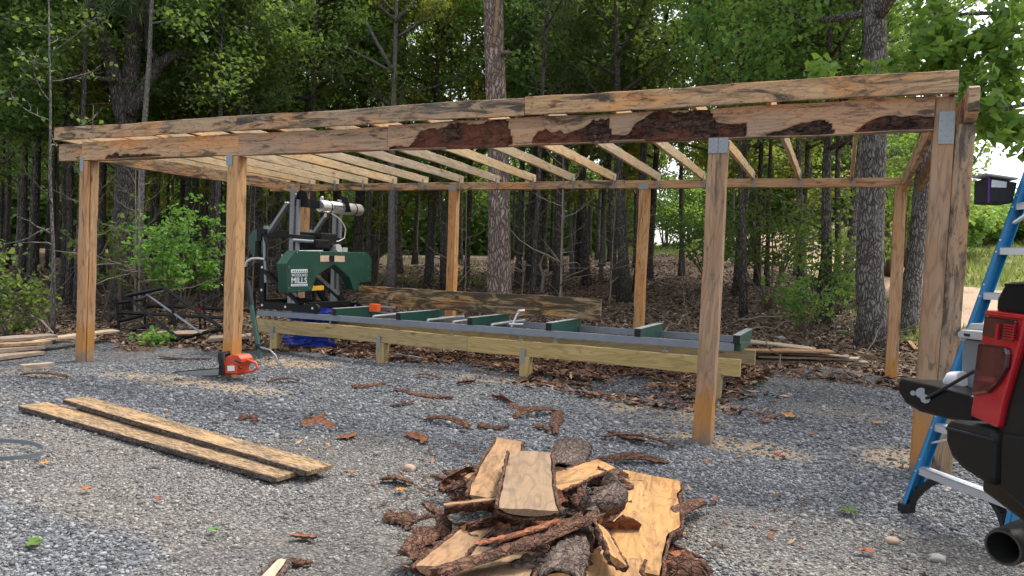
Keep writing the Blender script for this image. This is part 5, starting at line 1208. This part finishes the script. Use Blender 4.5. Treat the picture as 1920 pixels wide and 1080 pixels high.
make_tree('young_tree', g_, gen_tree(105, 9.5, .085, .62, 1.8, 8, 1800, .12, trunkpath=tp, clump=.5), 'tr_pale', 'lf_mid', 'slender pale trunk standing just in front of the dark forked oak')
g_, tp = pathpx([(733, 545), (734, 480), (734, 400), (735, 300), (738, 180), (741, 90), (743, 0), (746, -180)], 20.5)
yt = gen_tree(106, 12, .115, .55, 2.6, 10, 3400, .12, trunkpath=tp, clump=.55, up=.1)
limb(yt[0], g_, [(735, 130), (715, 95), (690, 50), (664, 5), (650, -30)], 20.4, [.06, .055, .045, .035, .02]); limb(yt[0], g_, [(735, 135), (700, 115), (660, 95), (642, 84)], 20.4, [.045, .04, .03, .015]); limb(yt[0], g_, [(741, 40), (770, 10), (800, -30)], 20.4, [.05, .04, .03])
make_tree('young_tree', g_, yt, 'tr_pale', 'lf_yellow', 'straight pale grey trunk with forked bare limbs left of the big pine')
for i, (px0, px1, d, w_, tm, lm, lb) in enumerate(((832, 818, 23, .10, 'tr_dark', 'lf_yellow', 'thin dark trunk just left of the second back post, leaves yellowing'), (1098, 1090, 24, .12, 'tr_dark', 'lf_mid', 'dark trunk standing right of the big pine'), (1170, 1155, 19.5, .15, 'tr_dark', 'lf_dark', 'dark trunk with a blackened foot left of the third back post'),
   (1150, 1140, 25, .10, 'tr_grey', 'lf_mid', 'thin grey trunk in the cluster left of the third back post'), (1196, 1214, 22, .15, 'tr_dark', 'lf_mid', 'thick dark trunk partly hidden behind the third back post'), (1072, 1060, 26, .075, 'tr_pale', 'lf_yellow', 'thin pale trunk right of the big pine'),
   (1275, 1282, 27, .10, 'tr_grey', 'lf_mid', 'grey trunk in the sunny gap right of the third back post'), (1395, 1385, 17, .075, 'tr_dark', 'lf_dark', 'thin dark crooked trunk right of the third front post'), (1545, 1556, 17.5, .13, 'tr_dark', 'lf_dark', 'dark leaning trunk left of the large furrowed tree'),
   (1568, 1575, 19, .085, 'tr_dark', 'lf_mid', 'slim dark trunk close beside the leaning dark trunk'), (1505, 1495, 20, .10, 'tr_grey', 'lf_mid', 'grey mossy trunk midway between the third front post and the large tree'), (100, 92, 13.8, .03, 'tr_pale', 'lf_dark', 'slender sapling left of the first post'), (480, 486, 24, .11, 'tr_dark', 'lf_pine', 'dark trunk glimpsed behind the mill head'), (610, 600, 25, .1, 'tr_dark', 'lf_dark', 'dark trunk behind the silver water tank'))):
    g_, tp = pathpx([(px0, 590), (px0+(px1-px0)*.25+2, 470), (px0+(px1-px0)*.55-2, 330), (px0+(px1-px0)*.8+1, 190), (px1, 60), (px1+(px1-px0)*.3, -120)], d)
    hh = tp[-1].z; make_tree('forest_tree' if px0 != 100 else 'sapling', g_, gen_tree(120+i, hh, w_, .42 if px0 not in (100,) else .5, 2.6 if px0 != 100 else .9, 12, 5200 if px0 != 100 else 260, .12 if px0 != 100 else .09, trunkpath=tp, clump=.6 if px0 != 100 else .3, up=.08, dead=6), tm, lm, lb, 'tree' if px0 != 100 else 'sapling')
# sweetgum whose bright leaves hang over the right end of the roof
g_ = AT(1990, 13.5)
sg = gen_tree(140, 11, .16, .45, 3.2, 9, 1500, .16, clump=.5); r = np.random.default_rng(66); ce = []
for a, b, e_ in (((1985, -60), (1650, -50), 12.6), ((1985, 30), (1760, 20), 12.3), ((1985, 90), (1740, 75), 12.4), ((1990, 140), (1830, 130), 12.0), ((1990, 180), (1800, 225), 12.3), ((1990, 60), (1840, 60), 12.2)):
    P_ = [Vector(PD(a[0]+(b[0]-a[0])*t, a[1]+(b[1]-a[1])*t+22*t*t-12*t, 13.3+(e_-13.3)*t))-g_ for t in np.linspace(0, 1, 7)]; sg[0].tube(P_, [.055, .05, .042, .035, .028, .02, .01], 6)
for px, py, sx, sy, n in ((1790, 95, 30, 26, 18), (1860, 100, 35, 30, 22), (1880, 190, 34, 34, 24), (1830, 170, 25, 30, 16), (1760, 30, 30, 25, 12), (1885, 40, 30, 30, 14), (1905, 245, 14, 18, 8), (1835, 235, 16, 12, 6), (1600, 132, 55, 8, 9), (1690, 118, 20, 12, 5), (1735, 80, 22, 18, 8)):
    for _ in range(n): ce.append(tuple(Vector(PD(px+r.normal(0, sx), py+r.normal(0, sy), 12.4+r.normal(0, .4)))-g_))
sg = (sg[0], np.concatenate([sg[1], leafcloud(ce, 15, .22, .17, r, .7, False, .4)]))
make_tree('sweetgum_tree', g_, sg, 'tr_grey', 'lf_bright', 'leafy bright green tree overhanging the right end of the shed roof')
# shrubs
def shrub(pos, h, rad, n, ls, mat, label, seed, name='shrub', cat='shrub', stems=7):
    r = np.random.default_rng(seed); mb = MB(); ce = []
    for i in range(stems):
        a = r.uniform(0, 6.28); P_ = curve((r.normal(0, .08), r.normal(0, .08), -.05), (cos(a)*rad/h*.8, sin(a)*rad/h*.8, 1), h*r.uniform(.7, 1.05), 7, r, .13); mb.tube(P_, [.02*h/2*(1-.12*j) for j in range(8)], 5)
        for j in (3, 4, 5, 6, 7): ce.append(P_[j])
        for j in (3, 4, 5, 6):
            b = r.uniform(0, 6.28); s_2 = curve(P_[j], (cos(b), sin(b), .35), rad*.6, 3, r, .2); mb.tube(s_2, [.008, .006, .004, .002], 4); ce += [s_2[2], s_2[3]]
    return make_tree(name, pos, (mb, leafcloud([tuple(c_) for c_ in ce], max(1, n//len(ce)), .24*rad+.1, ls, r, .6)), 'twig', mat, label, cat)
shrub(AT(330, 16.2), 2.5, .52, 2300, .095, 'lf_bright', 'light green leafy shrub behind the black steel frame', 1, stems=9)
shrub(AT(215, 17), 2.6, .3, 420, .12, 'lf_mid', 'tall shrub with drooping leaves right of the first post', 2)
shrub(AT(5, 15), 1.7, .5, 420, .10, 'lf_mid', 'shrub at the left edge with spreading dark leaves', 3)
shrub(AT(75, 15), 1.2, .6, 300, .10, 'lf_dark', 'low shrub with flat sprays of leaves left of the first post', 4)
shrub(GH(12, 628), .5, .25, 160, .10, 'lf_bright', 'small bright green plant behind the board stack at the left edge', 5, 'plant', 'plant', 4)
shrub(GH(296, 646), .28, .3, 150, .09, 'lf_bright', 'small green weed growing in front of the black frame', 6, 'plant', 'plant', 5)
shrub(AT(1520, 15.5), 1.5, .8, 900, .09, 'lf_mid', 'low green bush left of the large furrowed tree', 7)
shrub(AT(1560, 17.5), 2.6, 1.0, 1500, .10, 'lf_mid', 'green bush behind the leaning dark trunk', 8)
shrub(AT(1440, 19), 3.4, 1.3, 2400, .11, 'lf_dark', 'dark leafy bush right of the third front post', 9)
shrub(AT(1330, 22), 3.0, 1.2, 1600, .11, 'lf_mid', 'bush behind the third front post', 10)
shrub(AT(695, 26), 6., 1.2, 1500, .13, 'lf_yellow', 'slim yellow-green tree top just above the roof left of the pale trunk', 11)
# bright bushes beyond the dirt road
for i, (px, d, h, rad) in enumerate(((1815, 40, 1.9, 2.2), (1870, 44, 1.4, 2.2), (1925, 42, 1.6, 2.2), (1785, 34, 2.2, 1.7), (1745, 38, 3.6, 1.9), (1980, 48, 1.8, 2.6), (1845, 55, 1.6, 2.6))):
    shrub(AT(px, d), h, rad, 4200, .2, 'lf_bright', ('rounded bright bush right behind the front right post', 'bright bush behind the blue ladder across the dirt road', 'bright bush at the right edge beyond the dirt road', 'tall bush at the roadside just right of the leaning trunk', 'tall bush seen between the right posts', 'bush past the right edge beyond the road', 'far bush higher up the slope behind the ladder')[i], 20+i, 'bush', 'bush', 10)
for i, (px, d, h) in enumerate(((1700, 24, 5), (1690, 30, 7), (1668, 27, 6))): shrub(AT(px, d), h, 1.6, 2600, .14, 'lf_bright', ('bright green bush beside the leaning grey trunk', 'taller bright bush behind the leaning grey trunk', 'bright bush right behind the large furrowed tree')[i], 40+i, 'bush', 'bush', 9)

ut = None; gu = 'leafy understory trees along the wood edge'
for i, (px, d, sc_) in enumerate(((-60, 21, 1.), (40, 23, 1.05), (130, 21.5, .95), (190, 24, 1.1), (345, 22, 1.), (410, 24, 1.1), (470, 21.5, .95), (560, 23, 1.05), (625, 25, 1.1), (690, 22.5, .9), (800, 24, 1.), (875, 26, 1.1), (1010, 24, 1.), (1085, 27, 1.05), (1330, 22, .95), (1420, 24, 1.05), (1500, 22, 1.), (1590, 24, 1.05))):
    lb = 'leafy mid green tree along the edge of the wood behind the shed'
    if ut is None: ut = make_tree('forest_tree', AT(px, d), gen_tree(601, 10.5, .09, .36, 2.9, 18, 7200, .11, clump=.5, up=.09), 'tr_dark', 'lf_mid', lb, 'tree', gu)
    else: copy_tree(ut, AT(px, d), i*1.9, sc_)
shrub(AT(1245, 44), 4.2, 2.2, 4000, .18, 'lf_bright', 'bright bush on the sunlit rise seen right of the third back post', 71, 'bush', 'bush', 10); shrub(AT(1290, 48), 5., 2.4, 4000, .18, 'lf_mid', 'bush on the sunlit rise seen left of the third front post', 72, 'bush', 'bush', 10)
# ---- the forest behind: prototypes and their copies
PR = []
gf = 'trees of the dense wood behind the shed'
specs = [('forest_tree', dict(Hh=15, r0=.15, base=.30, crad=3.2, nlimb=18, n_leaf=5200, lsize=.15, clump=.65), 'tr_dark', 'lf_dark', 'dark trunked broadleaf tree in the dense wood behind the shed'),
 ('forest_tree', dict(Hh=13, r0=.12, base=.22, crad=2.8, nlimb=16, n_leaf=4600, lsize=.145, clump=.6), 'tr_grey', 'lf_mid', 'mid green broadleaf tree in the dense wood behind the shed'),
 ('pine_tree', dict(Hh=17, r0=.15, base=.35, crad=2.6, nlimb=32, n_leaf=7500, lsize=.17, pine=True, clump=.5, up=.03, dead=10), 'tr_dark', 'lf_pine', 'slim dark pine in the dense wood behind the shed'),
 ('pine_tree', dict(Hh=14, r0=.09, base=.45, crad=1.7, nlimb=26, n_leaf=7000, lsize=.17, pine=True, clump=.5, dead=16), 'tr_dark', 'lf_pine', 'thin pole pine with bare lower trunk in the wood behind the shed'),
 ('forest_tree', dict(Hh=10, r0=.07, base=.25, crad=2.2, nlimb=16, n_leaf=5200, lsize=.15, clump=.7), 'tr_pale', 'lf_yellow', 'small yellow-green tree in the wood behind the shed')]
used = [0]*len(specs); protos = []
def plant_tree(kind, pos, rz, sc):
    nm, kw, tm, lm, lb = specs[kind]
    if used[kind] == 0:
        protos.append(make_tree(nm, pos, gen_tree(300+kind, **kw), tm, lm, lb, 'tree', gf, rz, 1)); protos[-1].scale = (sc, sc, sc); PR.append((kind, protos[-1]))
    else: copy_tree(dict(PR)[kind], pos, rz, sc)
    used[kind] += 1
r = np.random.default_rng(404); placed = []
tries = 0
while len(placed) < 112 and tries < 6000:
    tries += 1; px = r.uniform(-160, 1790); d = 21+r.uniform()**1.1*32
    if px > 1650 and d < 30: continue
    if px > 1690 and d < 60: continue
    if 1222 < px < 1296: continue
    if 900 < px < 970 and d < 26: continue
    p = AT(px, d)
    if any((p.x-a)**2+(p.y-b)**2 < (1.25+.02*d)**2 for a, b in placed): continue
    m_ = masks(np.array([p.x]), np.array([p.y]))
    if m_[3][0] > .2: continue
    if px > 700 and r.uniform() < .35: continue
    placed.append((p.x, p.y)); left = px < 700
    kind = int(r.choice(5, p=(.2, .14, .26, .30, .10) if left else (.30, .26, .14, .14, .16)))
    plant_tree(kind, p, r.uniform(0, 6.28), r.uniform(.8, 1.2))
r = np.random.default_rng(808); cnt = 0; tries = 0
while cnt < 36 and tries < 3000:
    tries += 1; px = r.uniform(-90, 500) if cnt < 28 else r.uniform(960, 1180); d = r.uniform(17.5, 34); p = AT(px, d)
    if any((p.x-a)**2+(p.y-b)**2 < .8 for a, b in placed): continue
    placed.append((p.x, p.y)); cnt += 1; copy_tree(dict(PR)[3], p, r.uniform(0, 6.28), (.75, .75, r.uniform(.7, 1.05)))
# bare thin saplings in the gloom
sap = None
for i in range(20):
    px = r.uniform(-60, 1600); d = r.uniform(15.5, 30)
    if 1225 < px < 1296 and d > 24: continue
    p = AT(px, d); lb = 'thin leafless sapling standing in the gloom under the trees'
    if sap is None: sap = make_tree('bare_sapling', p, gen_tree(500, 4.2, .022, .35, .9, 9, 0, .1, flare=False, up=.14, dead=5, sides=4), 'palestick', 'lf_mid', lb, 'sapling', 'bare saplings under the trees')
    else: copy_tree(sap, p, r.uniform(0, 6.28), (1, 1, r.uniform(.6, 1.3)))
# far wood closing the view
r = np.random.default_rng(77); n = 90000; pxs = r.uniform(-260, 1700, n); dd_ = r.uniform(60, 78, n)
keep = ~((pxs > 1215) & (pxs < 1300)); pxs, dd_ = pxs[keep], dd_[keep]; n = len(pxs)
base_ = [PD(a, 520, b) for a, b in zip(pxs[::1], dd_[::1])]; base_ = np.array(base_)
zt = 6.5+4*vnoise(pxs*.02, pxs*0+3, 88); zz = hgt(base_[:, 0], base_[:, 1])+r.uniform(0, 1, n)*zt
P_ = np.stack([base_[:, 0], base_[:, 1], zz], 1); V_ = leafcloud(P_, 1, .6, .62, r, 1)
mark(link('far_woods', leafmesh('far_woods', V_), MT['lf_dark']), 'dark mass of distant woods closing the view', None, None, 'stuff')
# fallen branches on the brush floor
for i, (a, b, rad, lb) in enumerate((((1384, 600), (1515, 590), .03, 'long pale fallen branch behind the third front post'), ((1400, 622), (1505, 600), .02, 'thin fallen stick left of the low bush'), ((1060, 560), (1075, 640), .0, ''), ((5, 560), (100, 612), .03, 'grey fallen branch slanting down left of the first post'), ((1230, 640), (1290, 585), .025, 'dead branch leaning right of the third back post'), ((970, 590), (1060, 560), .025, 'fallen branch lying in brush right of the big pine'))):
    if not rad: continue
    A_, B_ = GH(*a, .08), GH(*b, .35); rr = np.random.default_rng(i); mid = [A_.lerp(B_, t)+Vector((0, 0, rr.normal(0, .05))) for t in np.linspace(0, 1, 7)]
    mark(put('fallen_branch', MB().tube(mid, [rad*(1-.1*j) for j in range(7)], 6), MT['palestick'], None, smooth=60), lb, 'branch')
st_ = GH(1016, 548); mark(put('dead_snag', MB().tube([st_, st_+Vector((.03, 0, .5)), st_+Vector((-.1, 0, .8)), st_+Vector((.02, .02, 1.15))], [.06, .05, .04, .02], 7), MT['palestick'], None, smooth=60), 'pale twisted dead snag behind the stained plank', 'snag')
